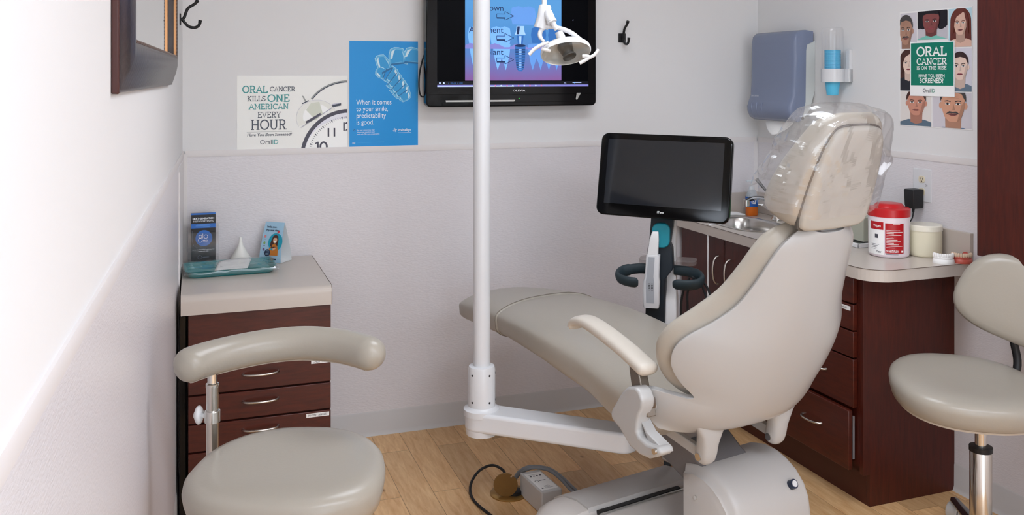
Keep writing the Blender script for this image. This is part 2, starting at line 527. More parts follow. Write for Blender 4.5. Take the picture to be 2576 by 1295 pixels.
# seat and leg rest: one continuous upholstered pad, sections along local y
SEAT = [(-0.035, 0.62, 0.585, 0.19), (0.03, 0.638, 0.575, 0.22), (0.09, 0.647, 0.545, 0.234), (0.17, 0.657, 0.495, 0.244), (0.30, 0.678, 0.490, 0.255),
        (0.45, 0.702, 0.535, 0.255), (0.60, 0.72, 0.555, 0.255), (0.75, 0.730, 0.574, 0.252), (0.92, 0.728, 0.588, 0.245), (1.05, 0.722, 0.592, 0.235),
        (1.20, 0.708, 0.588, 0.224), (1.33, 0.69, 0.580, 0.210), (1.42, 0.674, 0.578, 0.195), (1.455, 0.655, 0.590, 0.172), (1.468, 0.635, 0.605, 0.15)]
def seat_ring(y, grow=0.0, n=48):
    zt, zb, hw = smooth_interp(SEAT, y)
    hw += grow; zt += grow; zb -= grow
    zc = (zt + zb) / 2; hz = (zt - zb) / 2
    out = []
    for (x, z) in sell(hw, hz, 3.3, n):
        a = abs(x) / hw
        if z > 0: z -= 0.022 * a ** 2.2 * (z / hz) * (1 if y > 0.1 else 0.4)
        if z < 0:
            x *= 1 - 0.03 * (-z / hz)
            z -= 0.012 * min(1, 2 * abs(x) / hw)
        out.append((x, y, zc + z))
    return out
ys = [-0.035 + i * (1.06 + 0.035) / 40 for i in range(41)]
MB().loft([seat_ring(y) for y in ys]).build('seat_cushion', STONEV, chair, smooth=60)
# vinyl cover over the foot end
ys2 = [1.045, 1.05] + [1.06 + i * (1.44 - 1.06) / 20 for i in range(21)] + [1.45, 1.46, 1.468]
MB().loft([seat_ring(y, 0.004 if y > 1.046 else 0.0005) for y in ys2]).build('footrest_cover', STONEV, chair, smooth=60, label='vinyl cover over the foot end')
tb = MB()
tb.tube([(x * 1.003, 1.052, z + (z - 0.66) * 0.03) for x, _, z in seat_ring(1.05, 0.0035)] + [(seat_ring(1.05, 0.0035)[0][0], 1.052, seat_ring(1.05, 0.0035)[0][2])], 0.0012, 6)
tb.build('seam_piping', mat('seam thread', '7d7468', 0.6), chair)

# back rest frame: t up along the back, n forward
BACK = Matrix(((1, 0, 0, 0), (0, -0.395, 0.919, -0.03), (0, 0.919, 0.395, 0.50), (0, 0, 0, 1)))   # columns x, t, n
HWS = [(0.045, 0.285, 0.10), (0.07, 0.305, 0.122), (0.11, 0.322, 0.130), (0.15, 0.333, 0.134), (0.175, 0.332, 0.132), (0.183, 0.300, 0.092), (0.190, 0.266, 0.055), (0.199, 0.250, 0.040), (0.212, 0.260, 0.046),
       (0.235, 0.286, 0.064), (0.265, 0.311, 0.081), (0.30, 0.327, 0.092), (0.345, 0.328, 0.092), (0.39, 0.306, 0.078), (0.44, 0.258, 0.055), (0.50, 0.212, 0.036), (0.57, 0.183, 0.026), (0.65, 0.158, 0.02), (0.70, 0.138, 0.016), (0.735, 0.105, 0.014), (0.745, 0.085, 0.014)]
SBASE = [(0.045, 0.045), (0.07, 0.016), (0.10, -0.008), (0.15, -0.024), (0.25, -0.036), (0.40, -0.038), (0.60, -0.026), (0.745, -0.012)]
def shell_pt(u, v):
    t = 0.045 + 0.70 * u
    hw, wr = smooth_interp(HWS, t)
    a = 2 * v - 1
    base = smooth_interp(SBASE, t)[0]
    n = base + (wr - base) * abs(a) ** 2.6
    return (hw * math.copysign(abs(a) ** 0.9, a), t, n)
sh = MB().grid(shell_pt, 110, 50, M=BACK)
o = sh.build('backrest_shell', SHELL, chair, smooth=60, label='cream plastic back shell')
md = o.modifiers.new('solid', 'SOLIDIFY'); md.thickness = 0.018; md.offset = 0
md = o.modifiers.new('bevel', 'BEVEL'); md.width = 0.0078; md.segments = 4; md.limit_method = 'ANGLE'; md.angle_limit = R(50)
# lugs below the shell with pins
for sx in (-1, 1):
    lg = MB()
    secs = [(0.615, 0.070, 0.006, -0.040), (0.585, 0.058, 0.016, -0.032), (0.555, 0.040, 0.024, -0.024), (0.525, 0.031, 0.026, -0.016), (0.495, 0.029, 0.027, -0.010), (0.475, 0.026, 0.024, -0.006), (0.465, 0.017, 0.016, -0.005), (0.461, 0.007, 0.007, -0.005)]
    lg.loft([[(sx * 0.145 + p, yc + q, z) for p, q in sell(hx, hy, 3.0, 24)] for z, hx, hy, yc in secs])
    l = lg.build('pivot_lug', SHELL, chair, smooth=60)
    pn = MB()
    xo = sx * 0.145 - 0.027
    pn.cyl((xo + 0.004, -0.007, 0.488), (xo - 0.005, -0.007, 0.488), 0.011, n=20)
    pn.build('pin', CHROME, l)
# back cushion
CUS = [(0.13, 0.17, 0.07), (0.15, 0.210, 0.08), (0.18, 0.262, 0.092), (0.22, 0.305, 0.105), (0.27, 0.336, 0.115), (0.33, 0.350, 0.12), (0.39, 0.334, 0.11), (0.45, 0.286, 0.09), (0.52, 0.236, 0.068), (0.60, 0.203, 0.055), (0.68, 0.174, 0.046), (0.725, 0.138, 0.04), (0.745, 0.095, 0.034)]
def cus_ring(t, n=44):
    hw, e = smooth_interp(CUS, t)
    k = min(1, (t - 0.125) / 0.05, (0.75 - t) / 0.05); k = max(0.25, k)
    out = []
    for (x, y) in sell(hw, 0.036 * k, 2.6, n):
        a = abs(x) / hw
        out.append((x, t, 0.018 + e * a ** 2.4 + 0.0 + y + 0.010 * (1 - a)))
    return out
rings = [cus_ring(0.13 + i * (0.745 - 0.13) / 44) for i in range(45)]
MB().loft(rings, M=BACK).build('back_cushion', STONEV, chair, smooth=60)

# neck bracket and headrest
nb = MB(); nb.box((0.0, 0.76, -0.004), (0.062, 0.12, 0.008), M=BACK)
nb.build('neck_bracket', mat('grey bracket', 'b4b2b2', 0.35), chair, bevel=0.002)
HR = BACK @ T(-0.008, 0.742, 0.0) @ RX(R(4))      # headrest: x across, y up, z forward
def hr_ring(z, grow, prof=[(0, 0.112), (0.02, 0.132), (0.08, 0.148), (0.16, 0.146), (0.24, 0.128), (0.30, 0.106), (0.33, 0.085)]):
    # outline of the headrest at depth z
    L_, R_ = [], []
    z0 = z
    for i in range(25):
        s = i / 24; t = 0.012 - grow * 0.8 + s * (0.326 + grow * 1.6)
        z = z0 * (1 - 0.58 * s ** 1.25) if z0 > 0 else z0
        t -= 0.22 * max(0, z0) * s ** 3
        w = smooth_interp(prof, min(0.33, max(0, t)))[0] + grow
        e = min(s, 1 - s) / 0.085
        if e < 1: w *= (0.58 + 0.42 * math.sqrt(max(0, 1 - (1 - e) ** 2)))
        L_.append((-w, t, z)); R_.append((w, t, z))
    return R_ + L_[::-1]
hc = MB()
hc.loft([hr_ring(z, g) for z, g in ((-0.008, -0.030), (-0.010, -0.012), (-0.004, 0.0), (0.012, 0.006), (0.05, 0.008), (0.085, 0.006), (0.108, -0.002), (0.124, -0.016), (0.134, -0.045), (0.137, -0.07))], M=HR)
hcu = hc.build('headrest_cushion', STONEV, chair, smooth=60)
def panel_ring(z, g):
    P = [(0.040, 0.012), (0.110, 0.018), (0.130, 0.05), (0.126, 0.16), (0.110, 0.25), (0.090, 0.292), (0.062, 0.306), (0.0, 0.309)]
    P = catmull([(-0.040, 0.012), (0.040, 0.012)] + P[1:] + [(-x, y) for x, y in reversed(P[1:-1])] + [(-0.040, 0.012)], 5)
    cx_, cy_ = 0.0, 0.16
    return [(cx_ + (x - cx_) * (1 - g / 0.11), cy_ + (y - cy_) * (1 - g / 0.15), z) for x, y in P[:-1]]
hp = MB()
hp.loft([panel_ring(z, g) for z, g in ((-0.028, 0.020), (-0.0275, 0.010), (-0.025, 0.004), (-0.019, 0.0), (-0.006, 0.0))], M=HR)
gk = MB(); gk.loft([panel_ring(z, g) for z, g in ((-0.0125, -0.002), (-0.0125, -0.0045), (-0.004, -0.0045))], M=HR); gk.build('headrest_gap_shade', mat('seam gap shade', '5d5852', 0.6), chair, smooth=60)  # dark ring painted for the shaded gap between back panel and cushion
hp.build('headrest_back_panel', mat('headrest panel', 'b7b3aa', 0.34), chair, smooth=60)

# arm rest
AP = catmull([(-0.342, 0.372, 0.800), (-0.342, 0.368, 0.818), (-0.342, 0.345, 0.831), (-0.342, 0.30, 0.835), (-0.342, 0.22, 0.822), (-0.341, 0.12, 0.797), (-0.340, 0.05, 0.774), (-0.340, 0.005, 0.760)], 5)
rings = []
for i, p in enumerate(AP):
    s = i / (len(AP) - 1)
    hw = 0.030 + 0.006 * s; hz = 0.010 + 0.009 * min(1, s * 2.0)
    if s > 0.94: k = math.sqrt(max(0.05, 1 - ((s - 0.94) / 0.062) ** 2)); hw *= k; hz *= k
    if s < 0.05: hw *= 0.8; hz *= 0.7
    tilt = (AP[min(i + 1, len(AP) - 1)][1] - AP[max(i - 1, 0)][1], AP[min(i + 1, len(AP) - 1)][2] - AP[max(i - 1, 0)][2])
    l = math.hypot(*tilt); ny, nz = -tilt[1] / l, tilt[0] / l
    rings.append([(p[0] + a, p[1] - ny * b, p[2] - nz * b) for a, b in sell(hw, hz, 2.7, 20)])
arm = MB().loft(rings).build('armrest', mat('armrest vinyl', 'cdc5b9', 0.36), chair, smooth=60)
br = MB()
br.loft([[(-0.338 - a, y - 0.0, z) for a, y, z in ((-0.014, y0, z0), (0.018, y0, z0), (0.018, y1, z1), (-0.014, y1, z1))] for (y0, z0, y1, z1) in
         ((0.088, 0.775, 0.048, 0.765), (0.085, 0.745, 0.04, 0.74), (0.078, 0.715, 0.03, 0.71), (0.06, 0.67, 0.012, 0.675), (0.035, 0.63, 0.0, 0.635))])
br.build('armrest_bracket', mat('bronze grey metal', '8d857b', 0.3, 0.7), arm, bevel=0.003)
# white arm pivot housing (left) : outline in the y-z plane, hooked foot
HOUS = [(0.055, 0.712), (0.02, 0.722), (0.002, 0.714), (-0.012, 0.692), (-0.009, 0.668), (0.006, 0.645), (0.012, 0.62), (0.014, 0.598), (0.004, 0.586), (-0.03, 0.578), (-0.080, 0.584), (-0.092, 0.573), (-0.080, 0.56), (-0.04, 0.540), (0.0, 0.537), (0.045, 0.546), (0.09, 0.58), (0.128, 0.597), (0.134, 0.612), (0.126, 0.628), (0.082, 0.688)]
hs = MB().prism(HOUS, -0.388, -0.340, 'x').build('arm_pivot_housing', SHELL, chair, bevel=0.012, seg=4, smooth=50)
pl = MB(); pl.prism([(0.0, 0.60), (0.02, 0.63), (-0.01, 0.60), (-0.078, 0.578), (-0.084, 0.566), (-0.03, 0.556)], -0.37, -0.335, 'x')
pl.build('housing_inner_plate', SHELL, hs, bevel=0.002)
sc = MB(); sc.cyl((-0.396, -0.070, 0.572), (-0.386, -0.070, 0.572), 0.008, n=16); sc.build('screw', CHROME, hs)
hub = MB(); hub.cyl((-0.325, 0.05, 0.668), (-0.300, 0.045, 0.666), 0.038, 0.036, n=32)
hub.build('arm_pivot_hub', SHELL, chair, bevel=0.006, seg=3)
rg = MB(); rg.cyl((-0.336, 0.045, 0.668), (-0.324, 0.045, 0.668), 0.041, n=32); rg.build('pivot_ring', mat('dark nickel', '77706a', 0.3, 0.8), chair)

# link bars under the seat
for sx in (-1, 1):
    MB().loft([[(sx * 0.15 + dx, y, z + dz) for dx, dz in ((-0.010, -0.016), (0.010, -0.016), (0.010, 0.016), (-0.010, 0.016))] for y, z in ((-0.008, 0.489), (0.27, 0.530))]).build('link_bar', SHELL, chair, bevel=0.003)
# seat frame pan under the cushion
MB().prism(rrect(-0.11, 0.13, 0.14, 0.42, 0.03), 0.47, 0.515).build('seat_frame', GREYC, chair, bevel=0.006)
# lift arm
MB().prism([(0.30, 0.485), (0.30, 0.385), (0.13, 0.325), (0.02, 0.27), (-0.03, 0.30), (0.0, 0.38), (0.10, 0.42), (0.20, 0.485)], -0.078, 0.115, 'x').build('lift_arm', GREYC, chair, bevel=0.008)

# floor base: low housing with a slot, rounded left end
base = MB()
BP = [(0.62, 0.0), (0.62, 0.10), (0.59, 0.155), (0.54, 0.185), (0.46, 0.20), (0.395, 0.196), (0.388, 0.176), (0.375, 0.174), (0.368, 0.186), (0.345, 0.186), (0.22, 0.150), (0.10, 0.125), (0.05, 0.11), (0.02, 0.0)]
rings = []
for i in range(15):
    s = i / 14; x = -0.43 + 0.61 * s
    k = 1.0
    if x < -0.28: e = (x + 0.43) / 0.15; k = math.sqrt(max(0.03, 1 - (1 - e) ** 2))
    rings.append([(x, 0.34 + (y - 0.34) * (0.35 + 0.65 * k), z * (0.72 + 0.28 * k)) for y, z in BP])
bo = base.loft(rings).build('floor_base', BASEC, chair, smooth=35)
tp = MB()
tpr = [(0.615, 0.105), (0.592, 0.161), (0.54, 0.191), (0.46, 0.206), (0.397, 0.202), (0.392, 0.188), (0.46, 0.193), (0.55, 0.175), (0.60, 0.11)]
rings = []
for i in range(15):
    s = i / 14; x = -0.275 + 0.45 * s
    rings.append([(x, y, z) for y, z in tpr])
tp.loft(rings).build('top_plate', BASEG, bo, smooth=35)
sl = MB().bb(-0.245, 0.10, 0.372, 0.391, 0.165, 0.19).build('slot', BLACKM, bo)
st = MB(); st.tube([(-0.25, 0.362, 0.190), (0.11, 0.362, 0.190)], 0.003, 8); st.build('slot_strip', mat('steel strip', 'a9a8a4', 0.3, 0.6), bo)
# rear pump housing: extruded rounded profile
BAR = [(0.15, 0.40), (0.10, 0.412), (0.05, 0.410), (0.01, 0.398), (-0.03, 0.376), (-0.06, 0.346), (-0.078, 0.31), (-0.086, 0.26), (-0.088, 0.0), (0.15, 0.0)]
pump = MB()
def sc_prof(k): return [(0.06 + (y - 0.06) * k, z if z == 0 else 0.0 + z * (0.5 + 0.5 * k)) for y, z in BAR]
pump.loft([[(x, y, z) for y, z in sc_prof(k)] for x, k in ((-0.108, 0.76), (-0.104, 0.79), (-0.100, 0.86), (-0.092, 0.88), (-0.084, 0.95), (-0.074, 0.99), (-0.05, 1.0), (0.205, 1.0), (0.215, 0.985), (0.22, 0.96))])
pu = pump.build('pump_housing', BASEG, chair, smooth=45)
sc = MB(); sc.cyl((-0.112, 0.074, 0.322), (-0.104, 0.074, 0.322), 0.0065, n=16); sc.build('screw', CHROME, pu)
NB = BACK  # spare
bn = MB(); bn.cyl((0.16, -0.052, 0.345), (0.16, -0.071, 0.357), 0.014, n=24)
bn.build('power_button', mat('button navy ring', '1c2740', 0.3), pu)
bn = MB(); bn.cyl((0.16, -0.06, 0.35), (0.16, -0.0735, 0.3585), 0.0095, n=24); bn.build('button_cap', WHITEP, pu)

# plastic sleeve over the headrest
FILM = film_mat('clear plastic film', 0.36, (0.995, 0.995, 0.995, 1), 0.16, 0.045, 0.13)
def ridge(x, y, z): return 1 - 2 * abs(noise.noise(Vector((x, y, z))))
def bag_pt(u, v):
    a = 2 * PI * v
    # u: 0 open hem at the bottom .. 1 closed top
    y = 0.070 + 0.283 * u
    w = 0.172 - 0.055 * max(0, (u - 0.3) / 0.7) ** 1.5
    df_ = 0.110 - 0.012 * u; db = 0.036
    if u > 0.86:
        k = math.sqrt(max(0.0, 1 - ((u - 0.86) / 0.14) ** 2)); w *= 0.45 + 0.55 * k; df_ *= 0.3 + 0.7 * k; db *= 0.3 + 0.7 * k
    c, s = math.cos(a), math.sin(a)
    zc = 0.035
    x = w * math.copysign(abs(c) ** 0.62, c); z = zc + (df_ if s > 0 else db + 0.040) * math.copysign(abs(s) ** 0.62, s)
    rad = Vector((x * 0.6, 0, z - zc)); rad = rad.normalized() if rad.length > 1e-6 else Vector((0, 0, 1))
    n1 = ridge(x * 9 + y * 5, y * 4 - x * 3, z * 9 + 3) * 0.011 + ridge(x * 26, y * 13 + 5, z * 26) * 0.0075 + ridge(x * 10 + 2, y * 46, z * 10) * 0.004 * (1 - u)
    if z > zc: z = zc + (z - zc) * (1 - 0.52 * u ** 1.25)
    loose = 0.016 * max(0, -c) * (1 - 0.6 * u) + 0.008 * max(0, s)
    hem = 0.02 * noise.noise(Vector((math.cos(a) * 2.4, math.sin(a) * 2.4, 3.3))) * (1 - u) ** 3
    pull = 0.050 * math.exp(-((a - 0.1) / 0.35) ** 2 - ((u - 0.42) / 0.13) ** 2) + 0.05 * math.exp(-((a - 2 * PI) / 0.35) ** 2 - ((u - 0.42) / 0.13) ** 2)
    n1 = 0.6 * n1 + 0.003 if s < 0 else n1
    y -= 0.16 * max(0, z) * u ** 3
    return (x + rad.x * (n1 + loose) + pull, y + hem, z + rad.z * (n1 + loose))
bag = MB().grid(bag_pt, 56, 110)
bo_ = bag.build('plastic_headrest_sleeve', FILM, None, smooth=0, M=CH_M @ HR)
tag(bo_, 'clear crinkled plastic sleeve pulled over the headrest of the patient chair', 'plastic cover')

# ------------------------------------------------------------------ light post with lamp (floor-mounted arm, post, overhead arm, lamp head)
px_, py_ = 0.972, 3.137
lamp = thing('dental_light', 'white operatory light on a tall white post with the lamp head before the television', 'dental lamp', (px_, py_, 0))
ang = math.atan2(2.801 - py_, 1.375 - px_); ln = math.hypot(2.801 - py_, 1.375 - px_)
AM = RZ(ang)
outl = arc(0, 0, 0.060, 0.060, 75, 285, 16) + [(0.10, -0.056), (ln - 0.06, -0.055)] + arc(ln - 0.01, 0, 0.050, 0.055, -90, 90, 10) + [(ln - 0.06, 0.055), (0.10, 0.056)]
am = MB(); am.prism(outl, 0.348, 0.418)
armo = am.build('support_arm', WHITEP, lamp, bevel=0.012, seg=4, M=AM)
sk = MB(); sk.lathe([(0.055, 0.33), (0.058, 0.352), (0.052, 0.354)], 32); sk.build('arm_underside_cap', WHITEP, lamp)
ft = MB(); ft.lathe([(0.064, 0.40), (0.064, 0.420), (0.052, 0.427), (0.05, 0.43)], 36); ft.build('collar_flange', WHITEP, lamp)
cl = MB(); cl.lathe([(0.0485, 0.424), (0.0485, 0.560), (0.045, 0.570), (0.036, 0.572)], 36)
clo = cl.build('collar', WHITEP, lamp, smooth=30)
for a in (-150, -72, -20):
    for z in (0.45, 0.545):
        a2 = R(a)
        s_ = MB(); s_.cyl((0.046 * math.cos(a2), 0.046 * math.sin(a2), z), (0.0492 * math.cos(a2), 0.0492 * math.sin(a2), z), 0.0038, n=10)
        s_.build('set_screw', BLACKM, clo)
po = MB(); po.cyl((0, 0, 0.55), (0, 0, 2.25), 0.0300, n=40); po.build('post', WHITEP, lamp)
# overhead arm (above the frame) from the post to the lamp drop
LH = Vector((1.142 - px_, 2.78 - py_, 1.694))    # lamp head, in post coordinates
LM = T(*LH) @ RZ(R(-19.1 - 4))
oa = MB(); drop = LM @ Vector((-0.065, 0.012, 0.0)); 
oa.tube(catmull([(0, 0, 2.22), (0.03, -0.07, 2.24), (drop.x * 0.6, drop.y * 0.6, 2.16), (drop.x, drop.y, 2.02)], 8), 0.022, 16)
oa.tube([(drop.x, drop.y, 2.03), (drop.x, drop.y, 1.83)], 0.008, 12)
oa.build('overhead_arm', WHITEP, lamp)
sv = MB()
sv.tube([(-0.062, 0.012, 0.138), (-0.0625, 0.012, 0.132), (-0.066, 0.012, 0.10), (-0.076, 0.012, 0.062)], [0.017, 0.0205, 0.022, 0.0235], 24)
sv.build('drop_sleeve', WHITEP, lamp, M=LM, smooth=50)
jn = MB()
jn.tube([(-0.052, -0.004, 0.115), (-0.048, -0.012, 0.10), (-0.040, -0.02, 0.082)], [0.013, 0.0155, 0.015], 20)
jn.tube([(-0.040, -0.02, 0.083), (-0.038, -0.021, 0.079)], 0.0165, 20)
jn.tube([(-0.038, -0.02, 0.082), (-0.030, -0.022, 0.066), (-0.022, -0.022, 0.056)], 0.009, 16)
jn.build('knuckle_joint', WHITEP, lamp, M=LM, smooth=50)
yk = MB()
ypts = catmull([(-0.064, -0.012, 0.016), (-0.078, -0.005, 0.035), (-0.074, 0.0, 0.056), (-0.055, 0.0, 0.066), (-0.020, -0.004, 0.062), (0.02, 0.004, 0.048), (0.055, 0.010, 0.022), (0.080, 0.006, 0.0)], 6)
yr = []
for i, p in enumerate(ypts):
    yr.append(0.0085 if 3 < i < len(ypts) - 4 else 0.0065)
yk.tube(ypts, yr, 14, flat=0.8)
yk.build('yoke', WHITEP, lamp, M=LM, smooth=60)
nk = MB(); nk.tube([(-0.018, 0.0, 0.050), (-0.012, 0.0, 0.036), (-0.004, 0.0, 0.018)], [0.0125, 0.0145, 0.0135], 20)
nk.build('swivel', WHITEP, lamp, M=LM)
# head: shallow bowl opening down and towards the viewer
HM = LM @ T(0.006, -0.01, -0.018) @ RY(R(-9)) @ RX(R(-50))
def rim(k, z):
    out = []
    for i in range(48):
        a = 2 * PI * i / 48; c, s = math.cos(a), math.sin(a)
        rx = 0.082 * k; ry = (0.050 if s > 0 else 0.046) * k
        pinch = 1 - 0.10 * abs(s) ** 3
        out.append((rx * math.copysign(abs(c) ** 0.92, c) * pinch, ry * math.copysign(abs(s) ** 0.9, s), z))
    return out
hd = MB(); hd.loft([rim(k, z) for k, z in ((0.97, -0.004), (1.0, 0.0), (1.01, 0.006), (0.97, 0.018), (0.86, 0.032), (0.66, 0.043), (0.4, 0.049), (0.12, 0.051))] , caps=False)
hdo = hd.build('lamp_head', WHITEP, lamp, M=HM, smooth=60)
MB().loft([rim(k, z) for k, z in ((0.97, -0.004), (0.93, -0.002), (0.84, 0.012), (0.62, 0.028), (0.35, 0.036), (0.08, 0.038))], caps=False).build('reflector', mat('reflector', 'd2d1cb', 0.25, 0.35), lamp, M=HM, smooth=60)
lens = MB(); lens.loft([rim(k, z) for k, z in ((0.95, -0.003), (0.9, -0.006), (0.6, -0.011), (0.2, -0.013))]); 
LENS = film_mat('lamp lens', 0.2, (0.99, 0.99, 0.985, 1), 0.03, 0.0)
lens.build('lens', LENS, lamp, M=HM)
bs = MB(); bs.lathe([(0.012, 0.036), (0.024, 0.032), (0.026, 0.026), (0.020, -0.002), (0.0185, -0.008), (0.0235, -0.016), (0.022, -0.018), (0.014, -0.010)], 28, M=T(0.006, 0.002, 0.0) @ RX(R(22)) @ RY(R(-14)))
bs.build('bulb_shade', mat('bulb shade grey', '45433f', 0.5, 0.1), lamp, M=HM)
hl = MB(); hl.tube(catmull([(-0.050, -0.035, 0.014), (-0.072, -0.04, 0.006), (-0.095, -0.042, -0.008), (-0.112, -0.042, -0.026)], 5), [0.0045] * 4 + [0.0058] * 12, 12)
hl.tube([(-0.072, -0.03, -0.006), (-0.055, -0.03, -0.010), (-0.045, -0.025, -0.012)], 0.0065, 12)
hl.build('handle', WHITEM, lamp, M=LM, smooth=60)
hl = MB(); hl.tube(catmull([(0.050, -0.02, -0.053), (0.064, -0.02, -0.046), (0.080, -0.02, -0.036), (0.098, -0.02, -0.026), (0.112, -0.02, -0.008)], 5), 0.0055, 12)
hl.tube([(0.06, -0.015, -0.03), (0.072, -0.018, -0.03), (0.085, -0.02, -0.034)], 0.006, 12)
hl.build('handle', WHITEM, lamp, M=LM, smooth=60)

# ------------------------------------------------------------------ flat-colour palette for printed graphics
def ink(h, rough=0.45): return mat('ink ' + h, h, rough)

# ------------------------------------------------------------------ television on the back wall
tv = thing('television', 'black flat television on the back wall showing a blue dental implant slide', 'television', (1.391, 4.09, 1.461))
TVW, TVH = 0.824, 0.56
b = MB(); b.prism(rrect(-TVW / 2, TVW / 2, 0.0, TVH, 0.022), -0.10, -0.045, 'y'); bz = b.build('bezel', BLACKG, tv, bevel=0.006, seg=3)
MB().prism(rrect(-TVW / 2 + 0.03, TVW / 2 - 0.03, 0.03, TVH - 0.03, 0.03), -0.05, -0.02, 'y').build('rear_case', BLACKM, tv, bevel=0.008)
MB().bb(-0.12, 0.12, -0.03, -0.0005, 0.18, 0.40).build('wall_bracket', BLACKM, tv)
# picture
pic = bpy.data.materials.new('screen picture'); pic.use_nodes = True; MATS['pic'] = pic
nt = pic.node_tree; nt.nodes.clear()
out = nt.nodes.new('ShaderNodeOutputMaterial'); em = nt.nodes.new('ShaderNodeEmission')
tc = nt.nodes.new('ShaderNodeTexCoord'); sp = nt.nodes.new('ShaderNodeSeparateXYZ'); rp = nt.nodes.new('ShaderNodeValToRGB'); mr = nt.nodes.new('ShaderNodeMapRange')
no = nt.nodes.new('ShaderNodeTexNoise'); no.inputs['Scale'].default_value = 6
ad = nt.nodes.new('ShaderNodeMath'); ad.operation = 'MULTIPLY_ADD'; ad.inputs[1].default_value = 0.10
nt.links.new(tc.outputs['Object'], sp.inputs[0]); nt.links.new(tc.outputs['Object'], no.inputs['Vector'])
nt.links.new(no.outputs['Fac'], ad.inputs[0]); nt.links.new(sp.outputs['Z'], ad.inputs[2]); nt.links.new(ad.outputs[0], mr.inputs['Value'])
mr.inputs['From Min'].default_value = 0.16; mr.inputs['From Max'].default_value = 0.50
nt.links.new(mr.outputs[0], rp.inputs[0])
rp.color_ramp.elements[0].color = lin('8a62a0'); rp.color_ramp.elements[0].position = 0.0
rp.color_ramp.elements[1].color = lin('5f9fdc'); rp.color_ramp.elements[1].position = 1.0
for ps, c in ((0.2, '7576b8'), (0.38, '5f86c8'), (0.6, '5590d2')):
    e = rp.color_ramp.elements.new(ps); e.color = lin(c)
nt.links.new(rp.outputs[0], em.inputs[0]); em.inputs[1].default_value = 0.85
nt.links.new(em.outputs[0], out.inputs[0])
def glow(h, s=0.8):
    return mat('glow %s' % h, h, 0.3, emit=s, spec=0.2)
SM = [mat('screen off', '05060a', 0.25, spec=0.06), pic, glow('16243f', 0.6), glow('5583c2', 0.7), glow('6698d6', 0.75), glow('6f6fae', 0.7), glow('1a2c52', 0.5), glow('86a8dc', 0.8), glow('2d5f9f', 0.6), glow('aebfe8', 0.7), glow('0e1118', 0.4), glow('a986b6', 0.6), glow('c06a9a', 0.5)]
s = MB()
x0, x1, z0, z1 = -0.362, 0.371, 0.090, TVH - 0.022
s.flat([(x0, z0), (x1, z0), (x1, z1), (x0, z1)], 0, 0)
p0, p1, q0 = -0.233, 0.234, 0.118
pc = (p0, p1, q0, z1)
s.flat([(p0, q0), (p1, q0), (p1, z1), (p0, z1)], 1, 1)
def tooth(cx, zt, w, h, col, layer=2):
    s.flat([(cx - w / 2, zt), (cx - w * .45, zt - h * .35), (cx - w * .33, zt - h * .75), (cx - w * .22, zt - h), (cx - w * .08, zt - h * .7), (cx, zt - h * .55), (cx + w * .12, zt - h * .72), (cx + w * .24, zt - h), (cx + w * .36, zt - h * .7), (cx + w * .46, zt - h * .35), (cx + w / 2, zt)], layer, col, clip=pc)
def crown(cx, zb, w, h, col, layer=2):
    s.flat([(cx - w * .42, zb), (cx + w * .42, zb), (cx + w * .5, zb + h * .5), (cx + w * .45, zb + h * .9), (cx + w * .2, zb + h), (cx, zb + h * .93), (cx - w * .2, zb + h), (cx - w * .45, zb + h * .9), (cx - w * .5, zb + h * .5)], layer, col, clip=pc)
for cx in (-0.17, -0.06, 0.11, 0.19): tooth(cx, 0.285, 0.085, 0.12, 3 if cx > 0 else 4, 2)
for cx in (-0.17, -0.065): crown(cx, 0.275, 0.10, 0.09, 4, 3)
crown(0.12, 0.29, 0.075, 0.075, 8, 3); crown(0.205, 0.29, 0.075, 0.075, 8, 3)
crown(0.045, 0.375, 0.125, 0.085, 3, 3)
s.flat([(p0, 0.262)] + [(p0 + (p1 - p0) * i / 20, 0.278 + 0.01 * math.sin(i * 1.3)) for i in range(21)] + [(p1, 0.262)], 4, 5, clip=pc)
# implant parts
ix = 0.030
s.flat([(ix - .018, .368), (ix + .018, .368), (ix + .020, .345), (ix + .027, .327), (ix + .016, .328), (ix - .016, .328), (ix - .027, .327), (ix - .020, .345)], 5, 7)
s.flat([(ix - .014, .366), (ix - .002, .366), (ix - .006, .33), (ix - .018, .33)], 6, 6)
s.flat([(ix - .017, .324), (ix + .017, .324), (ix + .012, .285), (ix - .012, .285)], 5, 8)
s.flat([(ix - .006, .322), (ix + .006, .322), (ix + .004, .287), (ix - .004, .287)], 6, 7)
s.flat([(ix - .026, .280), (ix + .026, .280), (ix + .024, .22), (ix + .018, .175), (ix + .008, .160), (ix - .008, .160), (ix - .018, .175), (ix - .024, .22)], 5, 8)
s.flat(circ(ix, .278, .026, .006), 7, 6)
for k in range(13):
    z = 0.262 - k * 0.0075; w = 0.025 - 0.007 * (k / 12) ** 2
    s.flat([(ix - w, z), (ix + w, z), (ix + w - .002, z - .0028), (ix - w + .002, z - .0028)], 6, 6)
    s.flat([(ix - .008, z), (ix + .006, z), (ix + .006, z - .0028), (ix - .008, z - .0028)], 7, 7)
for word, z in (('Crown', 0.435), ('Abutment', 0.335), ('Implant', 0.235)):
    s.text(word, 0.040, -0.052, z, 8, 6, 'RIGHT')
    zz = z - 0.022
    ao = [(-0.084, zz + .008), (-0.045, zz + .008), (-0.045, zz + .020), (-0.002, zz), (-0.045, zz - .020), (-0.045, zz - .008), (-0.084, zz - .008), (-0.084, zz + .008)]
    for q in range(7):
        for pl_ in stroke_polys([ao[q], ao[q + 1]], 0.0025): s.flat(pl_, 8, 6)
    s.flat([(-0.084, zz - .008), (-0.046, zz - .008), (-0.046, zz - .013), (-0.084, zz - .013)], 8, 6)
